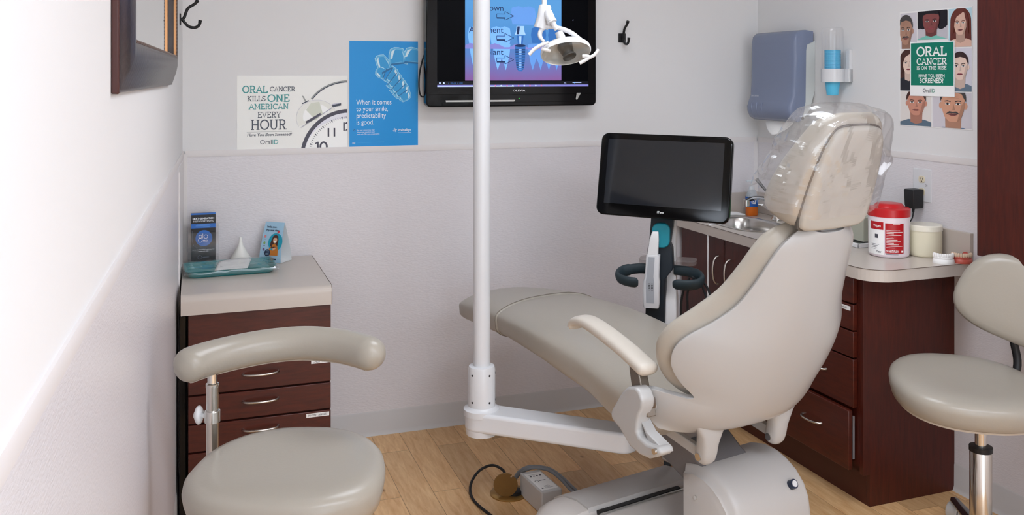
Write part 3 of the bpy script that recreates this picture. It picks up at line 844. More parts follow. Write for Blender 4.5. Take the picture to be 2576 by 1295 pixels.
# viewer bar and task bar
s.flat([(x0, z0), (x1, z0), (x1, 0.099), (x0, 0.099)], 2, 5)
s.flat([(x0, 0.099), (x1, 0.099), (x1, 0.115), (x0, 0.115)], 2, 10)
s.flat([(x0, z0), (0.0, z0), (0.0, z0 + .003), (x0, z0 + .003)], 3, 9)
for i in range(9): s.flat(circ(-0.09 + i * 0.028, 0.0945, 0.004), 3, 9 if i % 2 else 12)
s.text('A  100x100  A 1/200', 0.008, x0 + 0.05, 0.104, 3, 8)
for xx in (x0 + 0.012, x0 + 0.03): s.flat(circ(xx, 0.107, 0.004, n=12), 3, 9)
s.flat([(0.29, 0.1065), (0.335, 0.1065), (0.335, 0.1085), (0.29, 0.1085)], 3, 9); s.flat(circ(0.30, 0.1075, 0.003, n=12), 4, 4)
s.text('75%', 0.008, 0.245, 0.104, 3, 9)
s.flat([(0.29, 0.40), (0.293, 0.397), (0.294, 0.404)], 3, 9)
s.build('screen', SM, tv, smooth=-1, M=T(0, -0.1005, 0))
lb = MB(); lb.text('OLEVIA', 0.0125, 0.025, 0.068, 1, 0, 'CENTER', bold=0.03, sx=1.45)
lb.build('maker_lettering', mat('silver lettering', 'd5d5d8', 0.4), bz, smooth=0, M=T(0, -0.1005, 0))
for nm_, pts_ in (('silver_strip', [(-0.325, 0.030), (0.005, 0.030), (0.0, 0.022), (-0.323, 0.022)]), ('silver_accent', [(0.31, 0.06), (0.332, 0.06), (0.312, 0.027), (0.305, 0.03)])):
    s2 = MB(); s2.flat(pts_, 1, 0); s2.build(nm_, mat('silver strip', 'b9b9b4', 0.25, 0.6), bz, smooth=0, M=T(0, -0.1045, 0))
s2 = MB(); s2.bb(-0.34, 0.34, -0.104, -0.099, 0.005, 0.02); s2.bb(-0.40, 0.40, -0.1025, -0.099, 0.054, 0.056); s2.build('speaker_lip', BLACKG, bz, bevel=0.001)
s2 = MB(); s2.flat(circ(0.025, 0.036, 0.003, 0.0015), 1, 0); s2.build('power_lamp', glow('2fa83a', 1.0), bz, smooth=0, M=T(0, -0.1005, 0))
s2 = MB(); s2.tube(catmull([(-0.38, -0.03, 0.30), (-0.415, -0.03, 0.20), (-0.428, -0.03, 0.12), (-0.42, -0.03, 0.05), (-0.38, -0.035, 0.05)], 6), 0.0035, 8)
s2.build('power_cable', BLACKR, tv)

# ------------------------------------------------------------------ coat hooks
def coat_hook(loc, rz, label):
    t = thing('coat_hook', label, 'coat hook', loc, rz, 'black coat hooks')
    m = MB(); m.prism(rrect(-0.019, 0.019, -0.022, 0.022, 0.002), -0.005, 0, 'y'); m.lathe([(0.008, 0), (0.006, 0.004)], 12, M=T(0, -0.004, 0) @ RX(R(90)))
    m.build('back_plate', BLACKM, t, bevel=0.001)
    m = MB(); m.tube(catmull([(0, -0.004, 0.0), (0, -0.016, 0.006), (0, -0.022, 0.024), (0, -0.032, 0.045), (0, -0.056, 0.062), (0, -0.068, 0.078)], 6), [0.006] * 26 + [0.0065, 0.007, 0.0075, 0.0078, 0.0078], 10)
    m.build('upper_prong', BLACKM, t, smooth=60)
    m = MB(); m.tube(catmull([(0, -0.006, 0.004), (0, -0.018, -0.012), (0, -0.034, -0.028), (0, -0.056, -0.032), (0, -0.072, -0.022), (0, -0.077, -0.002)], 6), [0.006] * 26 + [0.0062, 0.0066, 0.007, 0.0072, 0.0072], 10)
    m.build('lower_prong', BLACKM, t, smooth=60)
    return t
coat_hook(onwall(FB, 1.985, 1.786), 0.0, 'black double coat hook on the back wall right of the television')
coat_hook(onwall(FL, -0.23, 1.823), AL, 'black double coat hook beside the framed mirror in the left corner')

# ------------------------------------------------------------------ mirror on the left wall
mi = thing('framed_mirror', 'mirror in a wide dark brown woven frame on the left wall', 'mirror', onwall(FL, 0, 0), AL)
MX0, MX1, MZ0, MZ1 = -2.447, -0.945, 1.572, 2.5
WOVEN = mat('woven dark brown frame', '33231f', 0.33, bump=(45, 0.5, (1.0, 1.0, 1.0)))
nt = WOVEN.node_tree
wv = nt.nodes.new('ShaderNodeTexWave'); wv.inputs['Scale'].default_value = 9; wv.inputs['Distortion'].default_value = 0.6; wv.bands_direction = 'X'
wr = nt.nodes.new('ShaderNodeValToRGB'); wr.color_ramp.elements[0].color = lin('2a1d1a'); wr.color_ramp.elements[1].color = lin('40302b')
tcw = nt.nodes.new('ShaderNodeTexCoord'); nt.links.new(tcw.outputs['Object'], wv.inputs['Vector']); nt.links.new(wv.outputs['Color'], wr.inputs[0]); nt.links.new(wr.outputs[0], nt.nodes['Principled BSDF'].inputs['Base Color'])
FW = 0.086
prof = [(0.0, 0.0), (0.0, 0.010), (0.006, 0.013), (0.02, 0.018), (0.04, 0.026), (0.06, 0.031), (0.078, 0.032), (FW, 0.030), (FW + 0.002, 0.012), (FW + 0.002, 0.0)]   # distance from the outer edge, stand-off
def frame_loop(d, off):
    return [(MX0 + d, -off, MZ0 + d), (MX1 - d, -off, MZ0 + d), (MX1 - d, -off, MZ1 - d), (MX0 + d, -off, MZ1 - d)]
fm = MB(); loops = [frame_loop(d, o_) for d, o_ in prof]
vs = [p for l in loops for p in l]; fs = []
for i in range(len(loops) - 1):
    for j in range(4):
        k = (j + 1) % 4; fs.append((i * 4 + j, i * 4 + k, (i + 1) * 4 + k, (i + 1) * 4 + j))
fm.add(vs, fs); fm.build('frame', WOVEN, mi, smooth=30)
bd = MB()
nb_ = 60
for i in range(nb_):
    x = MX0 + FW + (MX1 - MX0 - 2 * FW) * (i + 0.5) / nb_
    bd.ell((x, -0.026, MZ0 + FW + 0.003), (0.011, 0.006, 0.004), 8, 6)
for i in range(70):
    z = MZ0 + FW + (MZ1 - MZ0 - 2 * FW) * (i + 0.5) / 70
    for x in (MX0 + FW + 0.003, MX1 - FW - 0.003): bd.ell((x, -0.026, z), (0.003, 0.005, 0.0052), 8, 6)
bd.build('beaded_inner_edge', mat('copper brown bead', '6a4a3a', 0.2, 0.6), mi)
lp_ = MB(); lp_.bb(MX1 - FW - 0.006, MX1 - FW + 0.001, -0.0285, -0.021, MZ0 + FW + 0.004, MZ1 - FW - 0.004); lp_.build('copper_strip', mat('polished copper', 'b07f58', 0.15, 1.0), mi)
lp_ = MB(); lp_.bb(MX0 - 0.003, MX0 + 0.006, -0.013, 0, MZ0 - 0.002, MZ1); lp_.build('outer_lip', mat('purple brown lip', '4a2c2a', 0.2), mi, bevel=0.003)
MB().bb(MX0 + FW, MX1 - FW, -0.012, -0.004, MZ0 + FW, MZ1 - FW).build('glass', mat('silvered glass', 'e9ebea', 0.02, 1.0), mi, smooth=0)

# ------------------------------------------------------------------ posters on the back wall
ch = ['f3f2ec', '1d8f8c', '1b2238', '2b1f38', 'ecebe2', 'd5d8c6', '8f918c', 'e9e8f0', 'b7b5c4', 'fbfbf8']
s = MB(); PW, PH = 0.468, 0.314
PC = (0, PW, 0, PH)
s.bb(0, PW, -0.0008, 0, 0, PH)
y0 = -0.0008
def F_(pts, layer, mi_): s.flat(pts, layer, mi_, clip=PC, y0=y0)
s.slab('ORAL', 0.031, 0.022, 0.240, 3, 1, width=0.106, th=0.15, y0=y0)
s.slab('CANCER', 0.021, 0.136, 0.246, 3, 2, width=0.107, th=0.12, y0=y0)
s.slab('KILLS', 0.022, 0.042, 0.205, 3, 2, width=0.077, th=0.12, y0=y0)
s.slab('ONE', 0.031, 0.126, 0.202, 3, 1, width=0.094, th=0.15, y0=y0)
s.slab('AMERICAN', 0.024, 0.049, 0.170, 3, 1, width=0.166, th=0.13, y0=y0)
s.slab('EVERY', 0.025, 0.085, 0.134, 3, 2, width=0.098, th=0.12, y0=y0)
s.slab('HOUR', 0.044, 0.057, 0.082, 3, 2, width=0.150, th=0.12, y0=y0)
F_([(0.04, 0.0725), (0.228, 0.0725), (0.228, 0.0735), (0.04, 0.0735)], 3, 6)
s.text('Have You Been Screened?', 0.0175, 0.134, 0.055, 3, 2, 'CENTER', bold=0.012, y0=y0, shear=0.2)
s.text('Oral', 0.027, 0.094, 0.020, 3, 2, y0=y0); s.text('ID', 0.027, 0.145, 0.020, 3, 1, y0=y0)
# alarm clock running off the right edge
cx, cz = 0.475, -0.045
F_(circ(cx, cz, 0.212, n=60), 1, 3); F_(circ(cx, cz, 0.196, n=60), 2, 7)
F_(circ(cx - 0.02, cz + 0.02, 0.17, 0.15, n=40), 3, 9)
for i in range(40):
    a = R(85 + i * 3.0); r0 = 0.172 if i % 5 else 0.166
    if i % 5: F_([(cx + r0 * math.cos(a - .006), cz + r0 * math.sin(a - .006)), (cx + r0 * math.cos(a + .006), cz + r0 * math.sin(a + .006)), (cx + .18 * math.cos(a + .006), cz + .18 * math.sin(a + .006)), (cx + .18 * math.cos(a - .006), cz + .18 * math.sin(a - .006))], 4, 2)
    else: F_([(cx + .168 * math.cos(a), cz + .168 * math.sin(a)), (cx + .18 * math.cos(a + .02), cz + .18 * math.sin(a + .02)), (cx + .18 * math.cos(a - .02), cz + .18 * math.sin(a - .02))], 4, 2)
s.text('11', 0.052, 0.372, 0.048, 5, 3, bold=0.02, y0=y0)
s.text('1', 0.052, 0.440, 0.072, 5, 3, bold=0.02, y0=y0)
F_([(0.458, 0.072), (0.468, 0.072), (0.468, 0.079), (0.464, 0.079)], 5, 3); F_([(0.458, 0.101)] + arc(0.467, 0.100, 0.009, 0.010, 180, 90, 6) + [(0.468, 0.104)] + [(0.463, 0.101)], 5, 3)
F_([(0.335, 0.0), (0.343, 0.0), (0.343, 0.026), (0.337, 0.026), (0.327, 0.020), (0.327, 0.015), (0.335, 0.018)], 5, 3)
for pl_ in stroke_polys(arc(0.364, 0.004, 0.014, 0.019, -20, 200, 16), 0.008): F_(pl_, 5, 3)
# handle arc, bell, hammer
for pl_ in stroke_polys(arc(0.475, 0.135, 0.185, 0.152, 92, 150, 20), 0.0045): F_(pl_, 4, 2)
for pl_ in stroke_polys(arc(0.475, 0.135, 0.190, 0.157, 92, 150, 20), 0.004): F_(pl_, 4, 6)
bell = arc(0.335, 0.130, 0.088, 0.078, 28, 208, 24)
F_(bell, 2, 4); F_(arc(0.335, 0.135, 0.060, 0.055, 20, 200, 20), 3, 9)
F_([(0.288, 0.165), (0.31, 0.195), (0.345, 0.200), (0.36, 0.15), (0.33, 0.12)], 3, 5)
for pl_ in stroke_polys(bell, 0.001): F_(pl_, 4, 8)
F_([(0.287, 0.115), (0.350, 0.152), (0.352, 0.140), (0.332, 0.128), (0.288, 0.105)], 5, 3)
F_([(0.265, 0.087), (0.40, 0.175), (0.403, 0.172), (0.268, 0.092)], 5, 8)
F_([(0.272, 0.190), (0.300, 0.204), (0.299, 0.208), (0.272, 0.195)], 5, 2); F_([(0.271, 0.228), (0.285, 0.200), (0.289, 0.204), (0.278, 0.225)], 5, 6)
F_([(0.402, 0.176), (0.440, 0.183), (0.440, 0.193), (0.402, 0.188)], 5, 2); F_([(0.402, 0.186), (0.440, 0.193), (0.440, 0.1955), (0.402, 0.190)], 6, 8)
o = s.build('clock_poster', [ink(c, 0.25) for c in ch], None, smooth=-1, M=T(0.178, 4.0895, 1.287))
tag(o, 'white landscape poster with teal lettering and an alarm clock on the back wall', 'poster')

bl = ['0095e0', 'f5fbff', '5fb8e6', 'a9def5', '1a6fa8', '2f9fdc', 'd9f1fb', '0a2c44']
s = MB(); PW, PH = 0.310, 0.473; PC = (0, PW, 0, PH)
s.bb(0, PW, -0.0008, 0, 0, PH)
for i, ln_ in enumerate(('When it comes', 'to your smile,', 'predictability', 'is good.')):
    s.text(ln_, 0.031, 0.030, 0.190 - i * 0.0295, 2, 1, y0=y0, sx=0.82)
# aligner: arched tray of clear tooth cups
def cup(cx, cz, w, h, rot, k):
    pts = [(-.5, -.5), (-.46, .1), (-.34, .42), (-.1, .5), (.12, .46), (.36, .38), (.48, .05), (.5, -.5), (.2, -.4), (-.2, -.4)]
    c, s_ = math.cos(R(rot)), math.sin(R(rot))
    def tr(q, f=1.0): return [(cx + (a * w * c - b_ * h * s_) * f, cz + (a * w * s_ + b_ * h * c) * f) for a, b_ in q]
    F_(tr(pts, 1.07), 2 + k, 3)
    F_(tr(pts), 2.4 + k, 2)
    F_(tr(pts, 0.8), 3 + k, 5)
    F_(tr([(-.42, -.1), (-.30, .32), (-.05, .42), (-.16, .28), (-.3, -.08)]), 4 + k, 6)
    F_(tr([(.3, -.42), (.42, -.05), (.30, .3), (.34, -.05)]), 4 + k, 3)
    F_(tr([(-.46, -.46), (.46, -.46), (.4, -.38), (-.4, -.36)]), 4 + k, 4)
for k, (cx, cz, w, h, rot) in enumerate(((0.285, 0.408, 0.085, 0.075, -4), (0.215, 0.405, 0.080, 0.080, 8), (0.150, 0.372, 0.060, 0.085, 30), (0.140, 0.335, 0.055, 0.045, 70),
    (0.192, 0.318, 0.075, 0.042, 238), (0.205, 0.293, 0.080, 0.042, 232), (0.222, 0.268, 0.080, 0.042, 228), (0.238, 0.245, 0.078, 0.042, 222), (0.250, 0.226, 0.06, 0.042, 215))):
    cup(cx, cz, w, h, rot, k * 0.2)
F_([(0.302, 0.20), (0.310, 0.20), (0.310, 0.288), (0.302, 0.288)], 2, 5)
F_(circ(0.022, 0.076, 0.004, n=12), 2, 7); F_(circ(0.022, 0.076, 0.0022, n=12), 3, 0)
for i in range(3): s.text(('Ask your doctor how clear', 'clear aligners can transform your', 'smile with 70% more predictability'), 0.0072, 0.033, 0.074 - i * 0.009, 2, 1, y0=y0) if False else s.text(('Ask your doctor how clear', 'aligners can transform your', 'smile with 70% more predictability')[i], 0.0072, 0.033, 0.074 - i * 0.009, 2, 1, y0=y0)
for i in range(8):
    a = R(i * 45 + 10); F_([(0.204 + .004 * math.cos(a), .074 + .004 * math.sin(a)), (0.204 + .009 * math.cos(a - .12), .074 + .009 * math.sin(a - .12)), (0.204 + .009 * math.cos(a + .12), .074 + .009 * math.sin(a + .12))], 2, 1)
F_(circ(0.204, 0.074, 0.0045, n=14), 2, 1); F_(circ(0.204, 0.074, 0.0025, n=14), 3, 0)
s.text('invisalign', 0.017, 0.217, 0.069, 2, 1, y0=y0, bold=0.008)
F_([(0.219, 0.061), (0.279, 0.062), (0.279, 0.063), (0.219, 0.062)], 2, 1)
s.text('align', 0.008, 0.012, 0.018, 2, 1, y0=y0); F_([(0.035, 0.0195), (0.155, 0.0225), (0.155, 0.023), (0.035, 0.020)], 2, 2)
o = s.build('blue_poster', [ink(c, 0.4) for c in bl], None, smooth=-1, M=T(0.655, 4.0895, 1.283))
tag(o, 'bright blue upright poster with a clear tooth aligner, left of the television', 'poster')

# faces poster on the right wall
fc = ['f6f4f2', '0d7f66', 'fdfdfb', '2a2f38', '27977c', 'c9c5cb', 'bfe0ea', 'd7d2d8', 'e9e2dc', 'b58a74', '8a4c48', 'e2b9a4', 'efd3c2', 'd2937c', 'd9a184',
      '3a3432', '1d1517', '6b3324', '4a2a22', '3f2a22', '4b4645', '6f7a82', '7ec8b8', 'b6b2b4', '25262e', '5f7486', 'a24a52', '6d7f8f', '3d6c96', '7a3a34', 'c89e88', 'dcd9e2']
s = MB(); PW, PH = 0.372, 0.470; PC = (0, PW, 0, PH)
s.bb(0, PW, -0.0008, 0, 0, PH)
def portrait(cell, bg, skin, hair, shirt, fx, fz, w, h, style, dark, lip, shade):
    c = cell; L = lambda pts, ly, mi_: s.flat(pts, ly, mi_, clip=c, y0=y0)
    L([(c[0], c[2]), (c[1], c[2]), (c[1], c[3]), (c[0], c[3])], 1, bg)
    if style == 'curly':
        for i in range(22):
            a = R(-35 + i * 250 / 21); rr = 1.0 + 0.14 * math.sin(i * 2.3)
            L(circ(fx + w * .72 * rr * math.cos(a), fz + h * .22 + h * .56 * rr * math.sin(a), w * .27, w * .27, 12), 2, hair)
    if style in ('long', 'bob'):
        dz = 0.85 if style == 'bob' else 1.25
        L([(fx - w * .80, fz - h * dz)] + arc(fx, fz + h * .12, w * .78, h * .66, 180, 0, 18) + [(fx + w * .80, fz - h * dz)], 2, hair)
    # shoulders, neck
    L([(fx - w * 1.5, fz - h * 1.5), (fx - w * 1.35, fz - h * .98), (fx - w * .45, fz - h * .72), (fx + w * .45, fz - h * .72), (fx + w * 1.35, fz - h * .98), (fx + w * 1.5, fz - h * 1.5)], 3, shirt)
    L([(fx - w * .32, fz - h * .84), (fx - w * .34, fz - h * .3), (fx + w * .34, fz - h * .3), (fx + w * .32, fz - h * .84), (fx, fz - h * .93)], 4, shade)
    if style == 'curly': L([(fx - w * .42, fz - h * .86), (fx - w * .36, fz - h * .66), (fx, fz - h * .74), (fx + w * .36, fz - h * .66), (fx + w * .42, fz - h * .86)], 5, shirt)
    if style in ('short', 'grey'):
        for sg in (-1, 1): L(circ(fx + sg * w * .52, fz - h * .02, w * .08, h * .11, 12), 4, skin)
    face = [(fx, fz - h * .55), (fx - w * .17, fz - h * .53), (fx - w * .36, fz - h * .38), (fx - w * .47, fz - h * .12), (fx - w * .50, fz + h * .15)] + arc(fx, fz + h * .18, w * .5, h * .40, 180, 0, 14) + [(fx + w * .50, fz + h * .15), (fx + w * .47, fz - h * .12), (fx + w * .36, fz - h * .38), (fx + w * .17, fz - h * .53)]
    L(face, 6, skin)
    L([(fx + w * .50, fz + h * .15), (fx + w * .47, fz - h * .12), (fx + w * .36, fz - h * .38), (fx + w * .17, fz - h * .53), (fx + w * .26, fz - h * .3), (fx + w * .36, fz)], 7, shade)
    # hair cap
    if style in ('short', 'grey'):
        L([(fx - w * .55, fz + h * .10)] + arc(fx, fz + h * .22, w * .55, h * .42, 175, 5, 16) + [(fx + w * .55, fz + h * .10), (fx + w * .47, fz + h * .20), (fx + w * .36, fz + h * .36), (fx + w * .02, fz + h * .42), (fx - w * .36, fz + h * .36), (fx - w * .47, fz + h * .20)], 8, hair)
    if style == 'curly':
        L(arc(fx, fz + h * .28, w * .52, h * .36, 172, 8, 14) + [(fx + w * .2, fz + h * .40), (fx - w * .2, fz + h * .42)], 8, hair)
    if style in ('long', 'bob'):
        L([(fx - w * .62, fz - h * .5), (fx - w * .60, fz + h * .1)] + arc(fx, fz + h * .2, w * .58, h * .46, 180, 60, 10) + [(fx + w * .1, fz + h * .50), (fx - w * .28, fz + h * .34), (fx - w * .44, fz + h * .05), (fx - w * .48, fz - h * .4)], 8, hair)
        L([(fx + w * .62, fz - h * .5), (fx + w * .60, fz + h * .1)] + arc(fx, fz + h * .2, w * .58, h * .46, 0, 60, 6) + [(fx + w * .34, fz + h * .34), (fx + w * .46, fz + h * .05), (fx + w * .46, fz - h * .4)], 8, hair)
    # features
    for sg in (-1, 1):
        ex = fx + sg * w * .22
        L(circ(ex, fz + h * .04, w * .105, h * .036, 14), 8, 2)
        L(circ(ex, fz + h * .04, w * .05, h * .036, 10), 9, dark)
        for q in stroke_polys([(ex - w * .13, fz + h * .115 - sg * h * .008), (ex, fz + h * .142), (ex + w * .13, fz + h * .115 + sg * h * .008)], h * .026): L(q, 9, hair if style != 'grey' else dark)
        for q in stroke_polys([(ex - w * .11, fz + h * .05), (ex, fz + h * .078), (ex + w * .11, fz + h * .05)], h * .013): L(q, 10, dark)
    L([(fx + w * .02, fz + h * .06), (fx + w * .09, fz - h * .13), (fx + w * .10, fz - h * .17), (fx - w * .10, fz - h * .17), (fx - w * .01, fz - h * .14)], 8, shade)
    L([(fx - w * .21, fz - h * .30), (fx - w * .07, fz - h * .268), (fx, fz - h * .277), (fx + w * .07, fz - h * .268), (fx + w * .21, fz - h * .30), (fx + w * .08, fz - h * .345), (fx - w * .08, fz - h * .345)], 8, lip)
    for q in stroke_polys([(fx - w * .2, fz - h * .30), (fx, fz - h * .308), (fx + w * .2, fz - h * .30)], h * .009): L(q, 9, dark)
    if style == 'grey':
        L([(fx - w * .30, fz - h * .29), (fx - w * .15, fz - h * .20), (fx, fz - h * .215), (fx + w * .15, fz - h * .20), (fx + w * .30, fz - h * .29), (fx + w * .1, fz - h * .262), (fx - w * .1, fz - h * .262)], 10, hair)
        for k in range(3):
            for q in stroke_polys([(fx - w * .25, fz + h * (.22 + .05 * k)), (fx, fz + h * (.235 + .05 * k)), (fx + w * .25, fz + h * (.22 + .05 * k))], h * .007): L(q, 9, shade)
g = 0.006
def sh_(i, k=0.84):      # darker print tone of a colour already in the list
    c = fc[i]; fc.append(''.join('%02x' % max(0, min(255, int(int(c[j:j + 2], 16) * k))) for j in (0, 2, 4))); return len(fc) - 1
portrait((0.004, 0.094, 0.318, 0.464), 7, 9, 20, 23, 0.036, 0.391, 0.070, 0.104, 'grey', 15, 10, sh_(9))
portrait((0.098, 0.252, 0.352, 0.466), 5, 10, 16, 22, 0.170, 0.421, 0.086, 0.080, 'curly', 16, 26, sh_(10))
portrait((0.257, 0.368, 0.318, 0.466), 6, 11, 17, 11, 0.316, 0.407, 0.064, 0.080, 'bob', 15, 10, sh_(11))
portrait((0.004, 0.070, 0.146, 0.314), 8, 12, 18, 24, 0.051, 0.257, 0.066, 0.078, 'long', 15, 26, sh_(12, 0.9))
portrait((0.284, 0.368, 0.146, 0.314), 31, 12, 19, 27, 0.314, 0.241, 0.074, 0.092, 'short', 15, 26, sh_(12, 0.88))
portrait((0.004, 0.170, 0.004, 0.142), 8, 13, 18, 25, 0.092, 0.096, 0.096, 0.092, 'short', 15, 10, sh_(13))
portrait((0.176, 0.368, 0.004, 0.142), 7, 14, 20, 28, 0.280, 0.093, 0.116, 0.120, 'grey', 15, 10, sh_(14))
s.flat([(0.062, 0.125), (0.291, 0.125), (0.291, 0.344), (0.062, 0.344)], 13, 2, y0=y0)
s.flat([(0.067, 0.168), (0.286, 0.168), (0.286, 0.339), (0.067, 0.339)], 14, 1, y0=y0)
s.slab('ORAL', 0.038, 0.098, 0.285, 15, 2, width=0.156, th=0.16, y0=y0)
s.slab('CANCER', 0.026, 0.098, 0.251, 15, 2, width=0.156, th=0.15, y0=y0)
s.slab('IS ON THE RISE', 0.014, 0.098, 0.231, 15, 2, width=0.154, th=0.15, y0=y0)
s.flat([(0.099, 0.2215), (0.251, 0.2215), (0.251, 0.2228), (0.099, 0.2228)], 15, 4, y0=y0)
s.text('HAVE YOU BEEN', 0.0195, 0.175, 0.200, 15, 2, 'CENTER', bold=0.014, y0=y0, sx=0.92)
s.text('SCREENED?', 0.026, 0.175, 0.178, 15, 2, 'CENTER', bold=0.016, y0=y0, sx=0.92)
s.text('Oral', 0.022, 0.130, 0.140, 15, 3, y0=y0); s.text('ID', 0.022, 0.172, 0.140, 15, 1, y0=y0)
o = s.build('portrait_poster', [ink(c, 0.3) for c in fc], None, smooth=-1, M=FR @ T(0.992, -0.0006, 1.394))
tag(o, 'poster of seven portraits around a green panel on the right wall', 'poster')

# ------------------------------------------------------------------ paper towel dispenser on the right wall
td = thing('towel_dispenser', 'blue grey plastic paper towel dispenser on the right wall', 'towel dispenser', onwall(FR, 0.285, 1.38), AR)
SMOKE = mat('smoky blue plastic', '7d87a0', 0.22, spec=0.5)
# outline seen from its side: stand-off from the wall, height
def td_ring(x, k):
    P = [(0.010, 0.43), (0.06, 0.436), (0.095, 0.432), (0.116, 0.415), (0.124, 0.38), (0.126, 0.20), (0.130, 0.125), (0.144, 0.095), (0.153, 0.07), (0.151, 0.045), (0.136, 0.018), (0.11, 0.004), (0.088, 0.010), (0.070, 0.05), (0.060, 0.10), (0.056, 0.34), (0.050, 0.368), (0.010, 0.382)]
    return [(x, -(0.045 + (a - 0.045) * k), 0.215 + (z_ - 0.215) * (0.975 + 0.025 * k)) for a, z_ in P]
cv = MB(); cv.loft([td_ring(x, k) for x, k in ((-0.172, 0.86), (-0.168, 0.93), (-0.158, 0.98), (-0.13, 1.0), (0.13, 1.0), (0.158, 0.97), (0.168, 0.92), (0.172, 0.86))])
cvo = cv.build('cover', SMOKE, td, smooth=50)
sd = MB(); sd.prism([(0.0, 0.385), (-0.06, 0.372), (-0.066, 0.12), (-0.085, 0.06), (-0.098, 0.022), (-0.075, 0.010), (-0.03, 0.06), (0.0, 0.15)], -0.163, 0.168, 'x')
sd.build('body', mat('pale side plate', 'd3d8d6', 0.4), td, bevel=0.002)
rb = MB()
for xx in (-0.125, -0.085, -0.045): rb.tube([(xx, -0.147, 0.09), (xx + 0.004, -0.153, 0.07), (xx + 0.004, -0.148, 0.045), (xx, -0.132, 0.018)], 0.004, 8)
rb.build('grip_rib', SMOKE, cvo)
lt = MB(); lt.cyl((0.1715, -0.075, 0.022), (0.1745, -0.075, 0.022), 0.007, n=16); lt.build('lock', BLACKM, td)
lt = MB(); lt.text('SAN JAMAR', 0.012, -0.15, 0.118, 0, 0); lt.build('maker_lettering', mat('pale lettering', 'c9cfdb', 0.5), cvo, smooth=0, M=T(0, -0.1335, 0))
pt = MB()
def towel(u, v):
    x = -0.105 + 0.20 * v; f = abs(2 * v - 1)
    z = 0.02 - u * (0.085 - 0.06 * f ** 1.5)
    return (x + 0.012 * u, -0.09 - 0.025 * u * (1 - f) - 0.012 * math.sin(v * 5) * u, z)
o = pt.grid(towel, 10, 16).build('paper_towel', PAPER, None, smooth=60, M=T(*onwall(FR, 0.285, 1.38)) @ RZ(AR), solid=0.001)
tag(o, 'white folded paper towel hanging out under the blue grey dispenser', 'paper towel')

# ------------------------------------------------------------------ cup dispenser and its cups
cdx = 0.645; CL = onwall(FR, cdx, 1.51)
cd = thing('cup_dispenser', 'clear tube cup dispenser with white wall bracket beside the towel dispenser', 'cup dispenser', CL, AR)
CLEAR = film_mat('clear tube plastic', 0.2, (0.99, 0.99, 0.99, 1), 0.05, 0.03)
tu = MB(); tu.lathe([(0.047, 0.10), (0.047, 0.28), (0.046, 0.297), (0.042, 0.306), (0.02, 0.309)], 36, M=T(0, -0.058, 0), caps=False); tu.build('tube', CLEAR, cd)
bk = MB(); bk.lathe([(0.0445, 0.062), (0.050, 0.062), (0.050, 0.122), (0.0445, 0.122), (0.0445, 0.062)], 36, M=T(0, -0.058, 0), caps=False)
bk.build('holder_ring', WHITEP, cd, smooth=50)
bp_ = MB(); bp_.bb(0.040, 0.064, -0.018, 0, 0.062, 0.208); bp_.bb(-0.0, 0.064, -0.022, 0, 0.062, 0.122); bp_.build('wall_plate', WHITEP, cd, bevel=0.002)
CUPB = mat('blue plastic cup', '5cc3e8', 0.35)
cupm = MB(); cupm.lathe([(0.024, 0.0), (0.0255, 0.004), (0.0335, 0.062), (0.036, 0.063), (0.0362, 0.0655), (0.033, 0.066), (0.0245, 0.005)], 30, caps=True)
CP = FR @ T(cdx, -0.058, 1.51)
cup0 = None
NC = 26
for i in range(NC):
    if i == 0:
        cup0 = cupm.build('plastic_cup', CUPB, None, smooth=50); c_ = cup0
    else:
        c_ = cup0.copy(); COL.objects.link(c_)
    p_ = CP @ Vector((0, 0, 0.003 + i * 0.0055))
    c_.location = p_
    tag(c_, 'blue plastic cup in the stack inside the clear wall dispenser' if i else 'lowest blue cup sticking out below the white ring of the wall dispenser', 'cup', 'cups in the wall dispenser')

# ------------------------------------------------------------------ outlet and plug-in adapter
ot = thing('wall_outlet', 'white wall plate with an ivory socket above the counter', 'outlet', onwall(FR, 1.118, 1.16), AR)
MB().prism(rrect(-0.048, 0.048, -0.066, 0.066, 0.004), -0.007, 0, 'y').build('plate', WHITEP, ot, bevel=0.002)
for z in (0.024, -0.026):
    k = MB(); k.prism([(0.017 * math.cos(a) if abs(math.cos(a)) < 0.96 else 0.0165 * math.copysign(1, math.cos(a)), z + min(0.014, max(-0.014, 0.018 * math.sin(a)))) for a in [2 * PI * i / 24 for i in range(24)]], -0.009, -0.006, 'y')
    so = k.build('socket', mat('ivory socket', 'ddd3b8', 0.35), ot, bevel=0.0008)
    q = MB(); q.bb(-0.0085, -0.0055, -0.0095, -0.0085, z - 0.001, z + 0.007); q.bb(0.0055, 0.0085, -0.0095, -0.0085, z - 0.001, z + 0.007); q.cyl((0, -0.0085, z - 0.008), (0, -0.0095, z - 0.008), 0.003, n=10)
    q.build('slot', BLACKM, so)
q = MB(); q.text('20', 0.012, 0.018, -0.003, 0, 0); q.build('marking', ink('555560'), ot, smooth=0, M=T(0, -0.0075, 0))
ad_ = thing('power_adapter', 'black plug-in power adapter in the lower socket', 'power adapter', onwall(FR, 1.118, 1.10, 0.009), AR)
k = MB(); k.loft([[(x, -y - 0.0005, z) for x, y in rrect(-w, w, 0, d, 0.006)] for w, d, z in ((0.023, 0.050, -0.032), (0.025, 0.054, -0.02), (0.027, 0.056, 0.040), (0.025, 0.054, 0.044))], M=T(-0.012, 0, 0)); k.build('body', BLACKM, ad_, bevel=0.001)
k = MB(); k.tube([(-0.012, -0.03, -0.03), (-0.012, -0.03, -0.05)], [0.006, 0.004], 10)
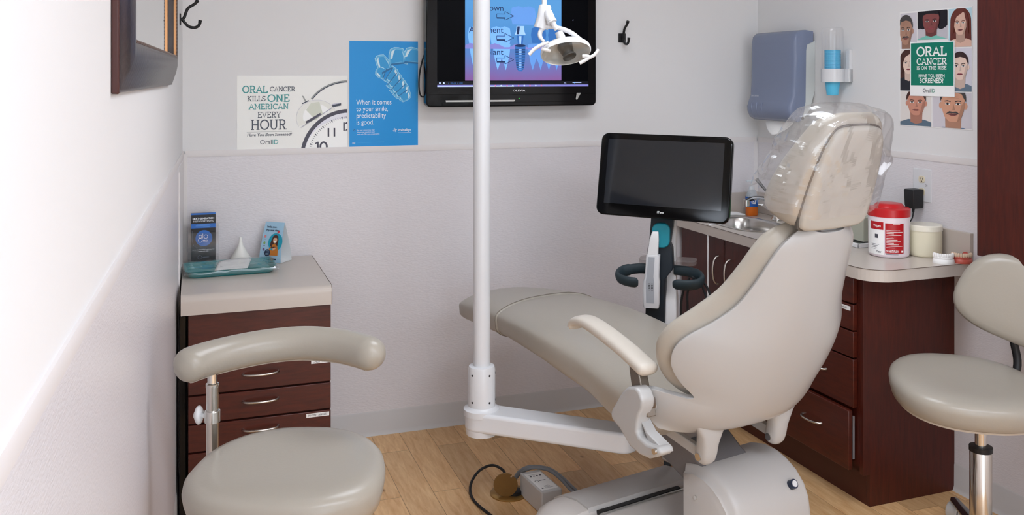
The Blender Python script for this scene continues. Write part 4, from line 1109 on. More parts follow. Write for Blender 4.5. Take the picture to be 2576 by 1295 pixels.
k.tube(catmull([(-0.012, -0.03, -0.048), (-0.014, -0.035, -0.075), (-0.025, -0.05, -0.097), (-0.06, -0.06, -0.104), (-0.10, -0.05, -0.115), (-0.13, -0.045, -0.16), (-0.14, -0.05, -0.19)], 6), 0.0025, 8); k.build('cord', BLACKR, ad_)

# ------------------------------------------------------------------ sink cabinet along the right wall
VZ = 0.90
sink_cab = thing('sink_cabinet', 'dark cherry cabinet with drawers and doors under the counter on the right wall', 'cabinet', (2.345, 2.80, 0), R(1.2))
# local: +y along the wall away from the viewer, +x to the wall
cb = MB(); cb.bb(0.0, 0.425, 0.018, 1.262, 0.13, 0.148); cb.bb(0.418, 0.432, 0.018, 1.262, 0.13, 0.855); cb.bb(0.0, 0.43, 1.246, 1.264, 0.13, 0.855); cb.bb(0.0, 0.018, 0.018, 1.262, 0.13, 0.855); cb.build('carcass', CHERRYV, sink_cab, smooth=0)
cb = MB(); cb.prism([(0.03, 0.0), (0.438, 0.0), (0.438, 0.8555), (0.0, 0.8555), (0.0, 0.12), (0.03, 0.12)], 0.0, 0.018, 'y'); cb.build('end_panel', CHERRYV, sink_cab, bevel=0.001)
MB().bb(0.03, 0.05, 0.018, 1.262, 0.0, 0.13).build('toe_kick', mat('dark toe kick', '481a10', 0.42), sink_cab)
def pull(L_, name, par, M, r=0.0042, dep=0.028):
    k = MB(); k.tube(catmull([(-L_ / 2, 0, 0), (-L_ * .46, -dep * .45, 0), (-L_ * .3, -dep * .85, 0), (0, -dep, 0), (L_ * .3, -dep * .85, 0), (L_ * .46, -dep * .45, 0), (L_ / 2, 0, 0)], 5), [r * 1.25] * 3 + [r] * 25 + [r * 1.25] * 3, 10)
    return k.build(name, NICKEL, par, M=M)
DR = [(0.752, 0.853), (0.651, 0.746), (0.549, 0.645), (0.362, 0.543), (0.135, 0.356)]
FM = RZ(R(-90))   # local -y of a pull -> -x
for i, (z0_, z1_) in enumerate(DR):
    k = MB(); ex = -0.022 if i == 4 else 0.0     # lowest drawer stands slightly open
    k.bb(-0.02 + ex, -0.0 + ex, 0.03, 0.50, z0_, z1_)
    d = k.build('drawer', CHERRY, sink_cab, bevel=0.003)
    pull(0.11, 'handle', d, T(-0.02 + ex, 0.235, (z0_ + z1_) / 2 + 0.012) @ FM)
    if i == 4:
        k = MB(); k.bb(-0.016, -0.008, 0.036, 0.042, 0.17, 0.33); k.build('drawer_slide', mat('galvanised slide', 'b9bac0', 0.4, 0.6), d)
    if i == 1:
        k = MB(); k.bb(-0.0206, -0.0198, 0.045, 0.10, z1_ - 0.024, z1_ - 0.008); l_ = k.build('drawer_label', PAPER, d)
        k = MB(); k.text('BAND', 0.011, 0, 0, 0, 0); k.build('lettering', ink('2c2c30'), l_, smooth=0, M=T(-0.0210, 0.093, z1_ - 0.020) @ RZ(R(-90)))
for (ya, yb, hy, lab) in ((0.505, 0.880, 0.835, None), (0.885, 1.262, 0.93, None)):
    k = MB(); k.bb(-0.02, 0.0, ya, yb, 0.135, 0.853); d = k.build('door', CHERRYV, sink_cab, bevel=0.003)
    pull(0.13, 'handle', d, T(-0.02, hy, 0.70) @ RZ(R(-90)) @ RY(R(90)), dep=0.032)
# counter with rounded corner, cut-out for the sink
ct = thing('sink_countertop', 'greige laminate countertop with backsplash along the right wall', 'countertop', (2.30, 2.69, 0.856), R(1.2))
X1, Y1 = 0.487, 1.380
SX, SY, SRX, SRY = 0.20, 1.06, 0.130, 0.20       # sink centre and half sizes (local)
outer = [(0.0, Y1)] + arc(0.10, 0.10, 0.10, 0.10, 180, 270, 10) + [(X1, 0.0), (X1, Y1)]
hole = [(SX + a, SY + b_) for a, b_ in sell(SRX, SRY, 3.2, 40)]
bm = bmesh.new()
ov = [bm.verts.new((x, y, 0.044)) for x, y in outer]; hv = [bm.verts.new((x, y, 0.044)) for x, y in hole]
es = [bm.edges.new((l[i], l[(i + 1) % len(l)])) for l in (ov, hv) for i in range(len(l))]
bmesh.ops.triangle_fill(bm, edges=es, use_beauty=True)
ret = bmesh.ops.extrude_face_region(bm, geom=list(bm.faces))
bmesh.ops.translate(bm, verts=[g for g in ret['geom'] if isinstance(g, bmesh.types.BMVert)], vec=(0, 0, -0.044))
bmesh.ops.recalc_face_normals(bm, faces=bm.faces)
me = bpy.data.meshes.new('slab'); bm.to_mesh(me); bm.free(); me.materials.append(LAMIN)
so = bpy.data.objects.new('slab', me); COL.objects.link(so); so.parent = ct
k = MB(); k.tube([(x - 0.0004, y - 0.0004, 0.0435) for x, y in outer[:-1]], 0.0011, 6); k.build('edge_line', LAMEDGE, ct)
k = MB(); k.bb(X1 - 0.018, X1, 0.02, Y1, 0.044, 0.150); k.bb(0.01, X1 - 0.018, Y1 - 0.018, Y1, 0.044, 0.150); k.build('backsplash', mat('backsplash laminate', 'c4bab0', 0.35), ct, bevel=0.002)

sk = thing('sink', 'stainless steel basin set in the counter by the back wall', 'sink', (2.30 + SX - 0.021 * SY, 2.69 + SY, 0.9), R(1.2))
k = MB()
k.loft([[(a, b_, z) for a, b_ in sell(SRX + g_, SRY + g_, 3.2, 48)] for g_, z in ((0.016, 0.0015), (0.013, 0.005), (0.0, 0.004), (-0.006, -0.004), (-0.010, -0.06), (-0.02, -0.12), (-0.05, -0.135), (-0.11, -0.138))], caps=False)
k.build('basin', STEEL, sk, smooth=50)
k = MB(); k.lathe([(0.028, -0.139), (0.028, -0.135), (0.02, -0.137)], 24); k.build('drain', CHROME, sk)
fa = thing('faucet', 'dark chrome faucet behind the basin, partly behind the headrest', 'faucet', (2.675, 3.80, 0.9))
k = MB(); k.lathe([(0.028, 0), (0.028, 0.01), (0.020, 0.02), (0.018, 0.09), (0.012, 0.10)], 24); k.build('body', CHROME, fa)
k = MB(); k.tube(catmull([(0, 0, 0.06), (-0.04, 0.02, 0.10), (-0.09, 0.045, 0.108), (-0.125, 0.062, 0.095), (-0.13, 0.065, 0.08)], 6), 0.010, 14); k.build('spout', mat('dark chrome', '5a5a5c', 0.15, 1.0), fa)
k = MB(); k.cyl((-0.13, 0.065, 0.098), (-0.13, 0.065, 0.068), 0.016, n=20); k.build('spout_end', CHROME, fa)
k = MB(); k.tube([(0, 0, 0.095), (-0.05, 0.03, 0.15), (-0.085, 0.05, 0.20)], [0.006, 0.006, 0.010], 12); k.build('lever', mat('dark chrome', '5a5a5c', 0.15, 1.0), fa)

soap = thing('soap_bottle', 'orange liquid hand soap bottle with blue label beside the basin', 'soap bottle', (2.655, 3.985, 0.9))
ORANGE = mat('orange liquid', 'e0701c', 0.15, spec=0.6)
def bot(prof, M=None):
    return [[(w * 0.9 * math.copysign(abs(math.cos(2 * PI * k_ / 28)) ** 0.75, math.cos(2 * PI * k_ / 28)), d_ * math.copysign(abs(math.sin(2 * PI * k_ / 28)) ** 0.75, math.sin(2 * PI * k_ / 28)), z) for k_ in range(28)] for w, d_, z in prof]
MB().loft(bot([(0.030, 0.02, 0.0), (0.034, 0.024, 0.004), (0.034, 0.024, 0.07)])).build('orange_soap', ORANGE, soap, smooth=50, label='orange liquid in the lower bottle')
MB().loft(bot([(0.034, 0.024, 0.07), (0.032, 0.023, 0.10), (0.020, 0.017, 0.125), (0.012, 0.012, 0.132)])).build('bottle_shoulder', mat('clear bottle', 'c8d4dc', 0.1, alpha=0.55), soap, smooth=50)
k = MB(); k.lathe([(0.013, 0.13), (0.013, 0.147), (0.006, 0.149), (0.005, 0.172)], 18); k.bb(-0.032, 0.008, -0.006, 0.006, 0.170, 0.178); k.build('pump', mat('clear pump', 'dfe5e8', 0.2), soap, bevel=0.001)
k = MB(); k.loft(bot([(0.0348, 0.0248, 0.045), (0.0348, 0.0248, 0.095)]), caps=False); k.build('label_band', mat('blue label', '1f5fb8', 0.35), soap, smooth=50)
k = MB(); k.text('Dial', 0.026, 0, 0.062, 1, 0, 'CENTER', bold=0.02); k.build('lettering', PAPER, soap, smooth=0, M=RZ(R(-35)) @ T(0, -0.0285, 0))

k = MB(); k.tube([(-0.075, 0, 0.012), (-0.06, 0, 0.013), (0.03, 0, 0.010), (0.075, 0, 0.004)], [0.009, 0.0125, 0.010, 0.0035], 16)
o = k.build('paste_tube', WHITEM, None, smooth=60, M=T(2.545, 4.005, 0.9) @ RZ(R(-12)))
tag(o, 'white squeezed tube lying behind the basin', 'tube')
for i, (x, y, rz, lab) in enumerate(((2.40, 4.00, 8, 'clear sealed instrument pouch on the counter behind the black monitor, nearer the wall'), (2.36, 3.90, -6, 'sealed instrument pouch on the counter edge behind the black monitor'))):
    t = thing('instrument_pouch', lab, 'pouch', (x, y, 0.9), R(rz), 'instrument pouches')
    MB().bb(-0.05, 0.05, -0.03, 0.03, 0.0, 0.004).build('paper_back', PAPER, t, bevel=0.001)
    k = MB(); k.tube([(-0.04, 0, 0.007), (0.04, 0.005, 0.007)], 0.0028, 8); k.build('instrument', CHROME, t)
k = MB(); k.tube(catmull([(2.33, 3.79, 0.9045), (2.295, 3.785, 0.903), (2.285, 3.785, 0.885), (2.283, 3.785, 0.80), (2.28, 3.78, 0.60), (2.275, 3.77, 0.42), (2.26, 3.74, 0.20), (2.22, 3.70, 0.02), (2.15, 3.68, 0.006)], 6), 0.0042, 10)
o = k.build('white_cord', WHITEM, None); tag(o, 'white cord hanging down in front of the cabinet doors', 'cord')

# wipes tub
tb_ = thing('wipes_tub', 'white wipes tub with red lid and red label on the counter', 'wipes tub', (2.572, 2.925, 0.9), R(-40))
TUB = mat('translucent white tub', 'ecdfe4', 0.3)
REDP = mat('red plastic', 'c01f24', 0.28)
MB().lathe([(0.066, 0.0), (0.073, 0.004), (0.075, 0.012), (0.0755, 0.12), (0.077, 0.150), (0.0775, 0.158)], 48).build('tub', TUB, tb_, smooth=50)
k = MB(); k.lathe([(0.0785, 0.156), (0.0785, 0.184), (0.074, 0.188), (0.058, 0.190), (0.050, 0.201), (0.046, 0.204), (0.03, 0.205)], 48); k.build('lid', REDP, tb_, smooth=40)
def curved(mb, a0, a1, z0_, z1_, r, mi_=0):
    n = 16; old = mb.cur; mb.cur = mi_
    mb.grid(lambda u, v: (r * math.sin(R(a0 + (a1 - a0) * u)), -r * math.cos(R(a0 + (a1 - a0) * u)), z0_ + (z1_ - z0_) * v), n, 1); mb.cur = old
k = MB(); curved(k, -75, -14, 0.012, 0.142, 0.0763, 0); curved(k, -11, 42, 0.020, 0.135, 0.0766, 1); curved(k, 75, 110, 0.02, 0.135, 0.0763, 0)
curved(k, -60, -16, 0.108, 0.138, 0.0768, 1); curved(k, 34, 40, 0.024, 0.031, 0.077, 0); curved(k, 10, 30, 0.131, 0.1325, 0.077, 0)
for i in range(12):
    curved(k, -8, (30, 38, 12, 34, 10, 12, 22, 32, 12, 26, 37, 15)[i], 0.107 - i * 0.006, 0.1085 - i * 0.006, 0.077, 0)
for i in range(4): curved(k, -55, -28 - 4 * i, 0.05 - i * 0.006, 0.0515 - i * 0.006, 0.0768, 2)
curved(k, -42, -32, 0.075, 0.09, 0.0768, 2)
def wraptext(mb, s_, size, x, z, r, mi_, bold=0.0, sx=1.0):
    vs, fs, w = text_mesh(s_, bold); old = mb.cur; mb.cur = mi_
    mb.add([(r * math.sin((x + p[0] * size * sx) / r), -r * math.cos((x + p[0] * size * sx) / r), z + p[1] * size) for p in vs], fs); mb.cur = old
wraptext(k, 'DO NOT FLUSH', 0.013, -0.013, 0.0235, 0.0771, 0, 0.02, 0.50); wraptext(k, 'Wipes', 0.014, -0.064, 0.118, 0.0771, 0, 0.01, 0.9); curved(k, -9, 25, 0.0150, 0.0165, 0.0771, 2); wraptext(k, 'Tear', 0.011, -0.050, 0.020, 0.0771, 2, 0.015)
k.build('label_print', [PAPER, mat('label red', 'b3121d', 0.35), ink('4a4a52')], tb_, smooth=-1)
# cream container
cc = thing('cream_container', 'translucent cream round container behind the red-lidded wipes tub', 'container', (2.705, 2.878, 0.9))
MB().lathe([(0.056, 0.0), (0.060, 0.003), (0.0615, 0.010), (0.0615, 0.112)], 40).build('body', mat('cream plastic', 'e3dcc2', 0.28), cc, smooth=50)
MB().lathe([(0.0635, 0.100), (0.0635, 0.118), (0.060, 0.122), (0.03, 0.122)], 40).build('lid', mat('cream lid', 'ece7d6', 0.25), cc, smooth=40)
# dental models
def dental_model(loc, rz, body, teeth, label):
    t = thing('dental_cast', label, 'dental model', loc, rz, 'dental casts on the counter end')
    def horse(k, z):
        pts = [(x * k, y * k + 0.006) for x, y in arc(0, 0, 0.040, 0.045, 15, 165, 18)] + [(-0.026 * k, -0.022), (0.026 * k, -0.022)]
        return [(x, y, z) for x, y in pts]
    k = MB(); k.loft([horse(1.0, 0.0), horse(1.02, 0.004), horse(0.98, 0.014), horse(0.92, 0.016), horse(0.95, 0.022), horse(0.86, 0.026)]); k.build('plaster_base', body, t, smooth=45)
    k = MB()
    for i in range(11):
        a = R(18 + i * 14.4); x, y = 0.034 * math.cos(a), 0.039 * math.sin(a) + 0.004
        s_ = 0.006 if i in (3, 4, 5, 6, 7) else 0.0075
        k.ell((x, y, 0.029), (s_ * .85, s_ * .85, 0.010), 10, 7)
    k.build('teeth', teeth, t, smooth=60)
    if teeth is not body:
        k = MB(); k.ell((-0.012, 0.02, 0.03), (0.012, 0.012, 0.011), 12, 8); k.build('red_tongue_piece', mat('red gum', 'b04038', 0.3), t)
dental_model((2.668, 2.752, 0.9), R(150), mat('white plaster', 'f3f2ef', 0.6), MATS['white plaster'], 'white plaster dental cast on the counter end')
dental_model((2.738, 2.735, 0.9), R(150), mat('pink gum plastic', 'c25a4c', 0.35), mat('ivory teeth', 'e3c9ae', 0.35), 'pink gum dental model with ivory teeth beside the white cast')
# boxes behind the headrest
t = thing('glove_box', 'grey green box on the white tray behind the headrest', 'box', (2.655, 3.22, 0.918))
MB().bb(-0.05, 0.05, -0.11, 0.11, 0.0, 0.10).build('carton', mat('grey green card', 'b5b6a6', 0.5), t, bevel=0.003)
MB().bb(-0.03, 0.03, -0.06, 0.06, 0.0995, 0.101).build('opening', mat('pale film', 'dedcd2', 0.5), t)
k = MB(); k.bb(-0.10, 0.075, -0.13, 0.13, 0.0, 0.004); k.bb(-0.10, -0.094, -0.13, 0.13, 0.0, 0.018); k.bb(0.069, 0.075, -0.13, 0.13, 0, 0.018); k.bb(-0.1, 0.075, -0.13, -0.124, 0, 0.018); k.bb(-0.1, 0.075, 0.124, 0.13, 0, 0.018)
o = k.build('paper_tray', WHITEM, None, M=T(2.655, 3.21, 0.9), bevel=0.002); tag(o, 'shallow white tray under the grey green box on the counter', 'tray')
t = thing('green_carton', 'small bright green carton behind the chair back on the counter', 'carton', (2.56, 3.405, 0.9))
MB().bb(-0.035, 0.035, -0.045, 0.045, 0.0, 0.13).build('box', mat('green card', '35a868', 0.45), t, bevel=0.002)
k = MB(); k.bb(-0.0356, -0.035, -0.035, 0.035, 0.03, 0.08); k.build('label_patch', mat('dark green', '1c6f48', 0.45), t)
# upper cabinet on the right wall near the viewer
uc = thing('wall_cabinet', 'dark cherry wall cabinet hung at the right edge of the room', 'cabinet', (2.62, 1.55, 0.969))
MB().bb(0.018, 0.185, 0.0, 0.99, 0.0, 1.5).build('carcass', CHERRYV, uc, bevel=0.001)
for y0_, y1_ in ((0.498, 0.993), (-0.0, 0.494)):
    d = MB().bb(0.0, 0.018, y0_, y1_, -0.003, 1.5).build('door', CHERRYV, uc, bevel=0.002)

# ------------------------------------------------------------------ intraoral scanner cart
cart = thing('scanner_cart', 'black touch-screen scanner cart with charcoal handles between chair and cabinet', 'scanner cart', (1.80, 3.33, 0), -0.62)
MM = T(1.766, 3.268, 1.201) @ RZ(-0.776) @ RX(-0.212) @ RY(0.0098)
CI = (T(1.80, 3.33, 0) @ RZ(-0.62)).inverted()
k = MB(); k.prism(rrect(-0.27, 0.27, -0.1675, 0.1675, 0.032, 8), 0.0, 0.030, 'y'); mon = k.build('monitor', BLACKG, cart, bevel=0.006, seg=3, M=CI @ MM)
k = MB(); k.prism(rrect(-0.266, 0.266, -0.1635, 0.1635, 0.03, 8), 0.026, 0.046, 'y'); k.build('rear_case', WHITEM, mon, bevel=0.008, seg=3)
k = MB(); k.flat([(-0.238, -0.120), (0.238, -0.120), (0.238, 0.142), (-0.238, 0.142)], 1, 0); k.build('display', mat('display glass', '1f2227', 0.07, spec=0.6), mon, smooth=0)
k = MB(); k.text('iTero', 0.0125, 0.0, -0.147, 1, 0, 'CENTER', bold=0.02); k.build('lettering', mat('white lettering', 'e8e8ea', 0.4), mon, smooth=0)
# column: dark front, white rear, leaning slightly
def q4(x0_, x1_, y0_, y1_, z): return [(x0_, y0_, z), (x1_, y0_, z), (x1_, y1_, z), (x0_, y1_, z)]
k = MB(); k.loft([q4(-0.040, 0.044, -0.03, 0.01, 1.10), q4(-0.044, 0.046, -0.034, 0.01, 1.02), q4(-0.050, 0.034, -0.045, 0.01, 0.93), q4(-0.055, 0.042, -0.05, 0.01, 0.91), q4(-0.06, 0.046, -0.052, 0.012, 0.83), q4(-0.06, 0.016, -0.055, 0.012, 0.79), q4(-0.066, 0.012, -0.05, 0.01, 0.55), q4(-0.01, 0.012, -0.03, 0.01, 0.10)])
k.build('column', NAVY, cart, bevel=0.004)
k = MB(); k.loft([q4(-0.034, 0.049, 0.008, 0.05, 1.10), q4(-0.036, 0.050, 0.008, 0.05, 0.80), q4(-0.05, 0.052, 0.006, 0.05, 0.74), q4(-0.05, 0.056, -0.02, 0.06, 0.70), q4(0.0, 0.06, -0.02, 0.06, 0.10)]); k.build('rear_post', WHITEM, cart, bevel=0.004)
k = MB(); k.tube([(0.0, 0.02, 1.08), (-0.005, -0.02, 1.20)], 0.02, 14); k.build('monitor_mount', NAVY, cart)
k = MB(); k.prism(rrect(-0.036, 0.034, 0.915, 1.012, 0.028, 8), -0.062, -0.030, 'y'); k.build('cradle_pad', mat('teal cradle', '1590a2', 0.3), cart, bevel=0.004)
# wand resting in the cradle: top-level
WM = T(1.80, 3.33, 0) @ RZ(-0.62)
wd = thing('scanner_wand', 'white and grey handheld scanner wand resting in the teal cradle of the cart', 'scanner wand', tuple(WM @ Vector((-0.03, -0.079, 0.70))), -0.62)
k = MB(); k.loft([[(x, y, z) for x, y in rrect(cx_ - w, cx_ + w, -d, d, min(w, d) * .5)] for cx_, w, d, z in ((-0.006, 0.030, 0.016, -0.02), (-0.006, 0.033, 0.018, 0.0), (-0.004, 0.0325, 0.018, 0.085), (-0.002, 0.028, 0.017, 0.105), (0.002, 0.027, 0.017, 0.185), (0.003, 0.026, 0.016, 0.19))])
wb = k.build('grip', WHITEP, wd, smooth=40)
k = MB(); k.flat([(-0.022, 0.0), (0.010, 0.0), (0.010, 0.085), (0.007, 0.105), (0.012, 0.183), (-0.014, 0.183), (-0.020, 0.105), (-0.024, 0.085)], 1, 0); k.build('grey_panel', mat('grey grip panel', 'a9adb3', 0.35), wb, smooth=0, M=T(-0.002, -0.0182, 0))
k = MB()
for i in range(2):
    for j in range(5): k.bb(-0.015 + i * 0.011, -0.008 + i * 0.011, -0.0195, -0.0185, 0.052 + j * 0.006, 0.054 + j * 0.006)
k.build('vent', BLACKM, wb)
k = MB(); k.loft([[(x, y, z) for x, y in rrect(cx_ - w, cx_ + w, -d, d, 0.005)] for cx_, w, d, z in ((0.0, 0.021, 0.014, 0.188), (0.006, 0.018, 0.012, 0.25), (0.010, 0.013, 0.010, 0.278), (0.011, 0.011, 0.007, 0.282))]); k.build('sleeve', WHITEM, wd, smooth=40)
# handles
for sx in (-1, 1):
    k = MB()
    if sx < 0: P = [(-0.05, 0.0, 0.832), (-0.10, -0.006, 0.832), (-0.150, -0.03, 0.825), (-0.168, -0.062, 0.815), (-0.160, -0.096, 0.806), (-0.12, -0.115, 0.80), (-0.083, -0.115, 0.798)]
    else: P = [(0.045, 0.01, 0.832), (0.10, 0.0, 0.83), (0.140, -0.022, 0.822), (0.158, -0.055, 0.812), (0.150, -0.09, 0.804), (0.11, -0.112, 0.80), (0.052, -0.112, 0.80)]
    pts = catmull(P, 6)
    pts = [(a_, b_, c_ - 0.016) for a_, b_, c_ in pts]; k.tube(pts, [0.011] * 10 + [0.0125] * (len(pts) - 12) + [0.011, 0.007], 16, flat=1.9); k.build('handle', TEALD, cart, smooth=60)
k = MB(); k.prism(rrect(-0.10, 0.13, -0.01, 0.10, 0.03), 0.838, 0.852); k.build('side_basket', mat('smoke acrylic', '8a7a74', 0.1, alpha=0.35), cart)
k = MB()
for (a_, b_) in ((0.0, 0.0), (0.018, 0.006)):
    k.tube(catmull([(0.12 + a_, -0.03, 0.80), (0.16 + a_, -0.05, 0.77), (0.185 + a_, -0.06, 0.70), (0.20 + a_, -0.05, 0.62), (0.19, -0.02, 0.40), (0.12, 0.02, 0.12)], 6), 0.0045, 8)
    k.tube(catmull([(0.11 + a_, -0.05, 0.80), (0.085 + a_, -0.04, 0.74), (0.075 + a_ * 1.5, -0.03, 0.66), (0.08 + a_, -0.02, 0.5), (0.07, 0.0, 0.12)], 6), 0.0045, 8)
k.build('cable', BLACKR, cart)
k = MB(); k.prism(rrect(-0.005, 0.20, -0.04, 0.13, 0.04), 0.05, 0.12); k.build('foot', WHITEM, cart, bevel=0.01)
for x_, y_ in ((0.02, -0.02), (0.175, -0.02), (0.02, 0.11), (0.175, 0.11)):
    k = MB(); k.cyl((x_ - 0.012, y_, 0.028), (x_ + 0.012, y_, 0.028), 0.028, n=20); k.build('caster', BLACKR, cart)

# ------------------------------------------------------------------ left cabinet with its top
LZ = 0.82
lc = thing('drawer_cabinet', 'dark cherry drawer cabinet in the left corner', 'cabinet', (0.22, 3.48, 0))
k = MB(); k.bb(-0.235, 0.268, 0.02, 0.595, 0.075, 0.7495); k.build('carcass', CHERRY, lc)
k = MB(); k.bb(-0.225, 0.258, 0.06, 0.595, 0.0, 0.075); k.build('toe_kick', mat('dark toe kick', '481a10', 0.42), lc)
LD = [(0.557, 0.748), (0.461, 0.551), (0.359, 0.455), (0.257, 0.353), (0.082, 0.251)]
for i, (z0_, z1_) in enumerate(LD):
    d = MB().bb(-0.235, 0.268, 0.0, 0.02, z0_, z1_).build('drawer', CHERRY, lc, bevel=0.002)
    pull(0.125, 'handle', d, T(0.015, 0.0, (z0_ + z1_) / 2 + (0.012 if i else 0.0)))
    if i in (1, 3):
        wl = 0.062 if i == 1 else 0.080
        l_ = MB().bb(0.258 - wl, 0.262, -0.0008, 0.0, z1_ - 0.020, z1_ - 0.006).build('drawer_label', PAPER, d)
        k = MB(); k.text('CHILD PASTE' if i == 1 else 'PROPHY ANGLES', 0.0105, 0.260 - wl / 2, z1_ - 0.0165, 1, 0, 'CENTER', sx=0.88); k.build('lettering', ink('2c2c30'), l_, smooth=0, M=T(0, -0.0009, 0))
lt = thing('cabinet_countertop', 'greige laminate top with rounded front edge on the left corner cabinet', 'countertop', (0.225, 3.465, 0.75))
k = MB(); k.prism([(0.0, 0.0), (0.0, 0.045)] + arc(0.025, 0.045, 0.025, 0.025, 180, 90, 8)[1:] + [(0.615, 0.07), (0.615, 0.0)], -0.265, 0.265, 'x')
k.build('slab', LAMIN, lt, smooth=40)
k = MB(); k.tube([(0.2655, 0.012, 0.0), (0.2655, 0.0, 0.002), (0.2655, 0.0, 0.045), (0.2655, 0.008, 0.063), (0.2655, 0.025, 0.0702), (0.2655, 0.61, 0.0702)], 0.0011, 6); k.build('edge_line', LAMEDGE, lt)
o = MB().bb(-0.012, 0.012, 0.0, 0.52, 0.0, 0.738).build('gap_shade_panel', BLACKG, None, bevel=0.002, M=T(-0.034, 3.51, 0)); tag(o, 'glossy black panel added for the dark shade in the gap between left cabinet and wall', 'shade panel')  # added panel; its black stands for the shade in the gap

# things on the left cabinet
bh = thing('brochure_holder', 'clear acrylic brochure holder in the left back corner', 'brochure holder', (0.042, 4.03, LZ))
k = MB()
k.bb(-0.060, 0.060, -0.030, -0.028, 0.0, 0.135); k.bb(-0.060, 0.060, 0.028, 0.030, 0.0, 0.165); k.bb(-0.060, -0.058, -0.03, 0.03, 0, 0.165); k.bb(0.058, 0.060, -0.03, 0.03, 0, 0.165); k.bb(-0.06, 0.06, -0.03, 0.03, 0, 0.002)
k.build('acrylic_box', CLEAR, bh, smooth=0)
gl = ['15161b', '2b6fc4', 'f4f6fa', '5f9be0', '2f3138', '7a8698']
k = MB(); k.bb(-0.048, 0.048, -0.0, 0.012, 0.0, 0.212)
k.flat([(-0.048, 0.205), (0.048, 0.205), (0.048, 0.212), (-0.048, 0.212)], 1, 1); k.flat([(-0.048, 0.150), (0.048, 0.150), (0.048, 0.168), (-0.048, 0.168)], 1, 1)
k.text('NEXT GENERATION', 0.0098, 0, 0.186, 1, 2, 'CENTER', bold=0.03, sx=0.95); k.text('TEETH WHITENING', 0.0098, 0, 0.175, 1, 2, 'CENTER', sx=0.95)
for i, w_ in enumerate((0.05, 0.06, 0.048)): k.flat([(-w_ / 2, 0.163 - i * 0.0045), (w_ / 2, 0.163 - i * 0.0045), (w_ / 2, 0.165 - i * 0.0045), (-w_ / 2, 0.165 - i * 0.0045)], 2, 3)
k.flat(circ(0.002, 0.108, 0.033), 1, 1)
for pl_ in stroke_polys(arc(-0.012, 0.115, 0.006, 0.006, 0, 360, 16), 0.002) + stroke_polys(arc(-0.012, 0.100, 0.0075, 0.0085, 0, 360, 16), 0.002) + stroke_polys([(-0.002, 0.127), (-0.002, 0.108)], 0.002) + stroke_polys(arc(0.0095, 0.1145, 0.0075, 0.0075, 0, 360, 16), 0.002): k.flat(pl_, 2, 2)
k.text('PRO', 0.010, -0.002, 0.094, 2, 2, bold=0.02); 
for pl_ in stroke_polys([(-0.044, 0.14), (-0.044, 0.10), (-0.038, 0.078), (-0.020, 0.068), (0.002, 0.066)], 0.0008): k.flat(pl_, 1, 5)
k.text('the fast and POWERFUL whitening treat', 0.0052, 0, 0.060, 1, 2, 'CENTER'); k.text('available with safety', 0.005, 0, 0.053, 1, 2, 'CENTER')
for pl_ in stroke_polys(arc(-0.014, 0.030, 0.008, 0.008, 0, 360, 16), 0.0008): k.flat(pl_, 1, 5)
k.flat([(-0.003, 0.029), (0.022, 0.029), (0.022, 0.031), (-0.003, 0.031)], 1, 5)
o = k.build('brochure', [ink(c, 0.25) for c in gl], None, smooth=-1, M=T(0.042, 4.012, LZ + 0.003)); tag(o, 'black and blue teeth whitening brochures standing in the acrylic holder', 'brochure')
k = MB(); k.lathe([(0.047, 0.0), (0.048, 0.002), (0.044, 0.012), (0.0105, 0.072), (0.0085, 0.082), (0.0075, 0.083), (0.0055, 0.105), (0.005, 0.106)], 36)
o = k.build('funnel', mat('white funnel plastic', 'f0efe8', 0.4), None, smooth=40, M=T(0.19, 4.022, LZ)); tag(o, 'white plastic funnel upside down behind the teal tray', 'funnel')
# table tent
tt = ['a9cfe6', 'f6f6f4', '1a9fb8', 'c87a2c', '4a2c24', 'e2b292', '26304c', 'd8404a', '8fb46a', '7a5a8a', 'e88a8a']
k = MB(); TW, TH_, TD = 0.092, 0.163, 0.042
def tent(u, v, front=True):
    d = TD * (1 - u ** 1.5) ; return ((v - 0.5) * TW * (1 + 0.15 * (1 - u)), -d if front else d, u * TH_)
k.cur = 1; k.grid(lambda u, v: tent(u, v, False), 10, 2); k.cur = 0; k.grid(lambda u, v: tent(u, v, True), 10, 2); k.cur = 1
k.grid(lambda u, v: ((v - 0.5) * TW * 1.15, -TD + 2 * TD * u, 0.0005), 1, 1)
mp_ = []
g_ = MB()
def TF(pts, layer, mi_): g_.flat(pts, layer, mi_)
g_.text('Smile now.', 0.011, -0.034, 0.140, 2, 6, bold=0.02); g_.text('Pay over time.', 0.011, -0.034, 0.127, 2, 6, bold=0.02)
TF([(0.022, 0.116), (0.031, 0.124), (0.029, 0.130), (0.020, 0.128)], 3, 7)
TF(circ(0.018, 0.084, 0.034, 0.036, 30), 2, 2)
TF([(-0.002, 0.090), (0.004, 0.108), (0.016, 0.114), (0.028, 0.108), (0.032, 0.092), (0.030, 0.065), (0.02, 0.055), (0.0, 0.06), (-0.006, 0.072)], 3, 4)
TF(circ(0.016, 0.092, 0.0095, 0.013, 20), 4, 5); TF(circ(0.016, 0.086, 0.0045, 0.004, 12), 5, 1); TF([(0.006, 0.096), (0.010, 0.106), (0.022, 0.106), (0.027, 0.096), (0.022, 0.101), (0.012, 0.101)], 5, 4)
TF([(-0.012, 0.030), (-0.008, 0.058), (0.004, 0.072), (0.012, 0.076), (0.022, 0.076), (0.030, 0.068), (0.036, 0.050), (0.036, 0.030)], 4, 3); TF([(0.008, 0.058), (0.022, 0.064), (0.024, 0.058), (0.012, 0.050)], 5, 5)
TF([(-0.003, 0.07), (0.003, 0.092), (0.007, 0.088), (0.004, 0.06)], 5, 4)
TF(circ(-0.014, 0.040, 0.014, 0.0145, 24), 6, 6)
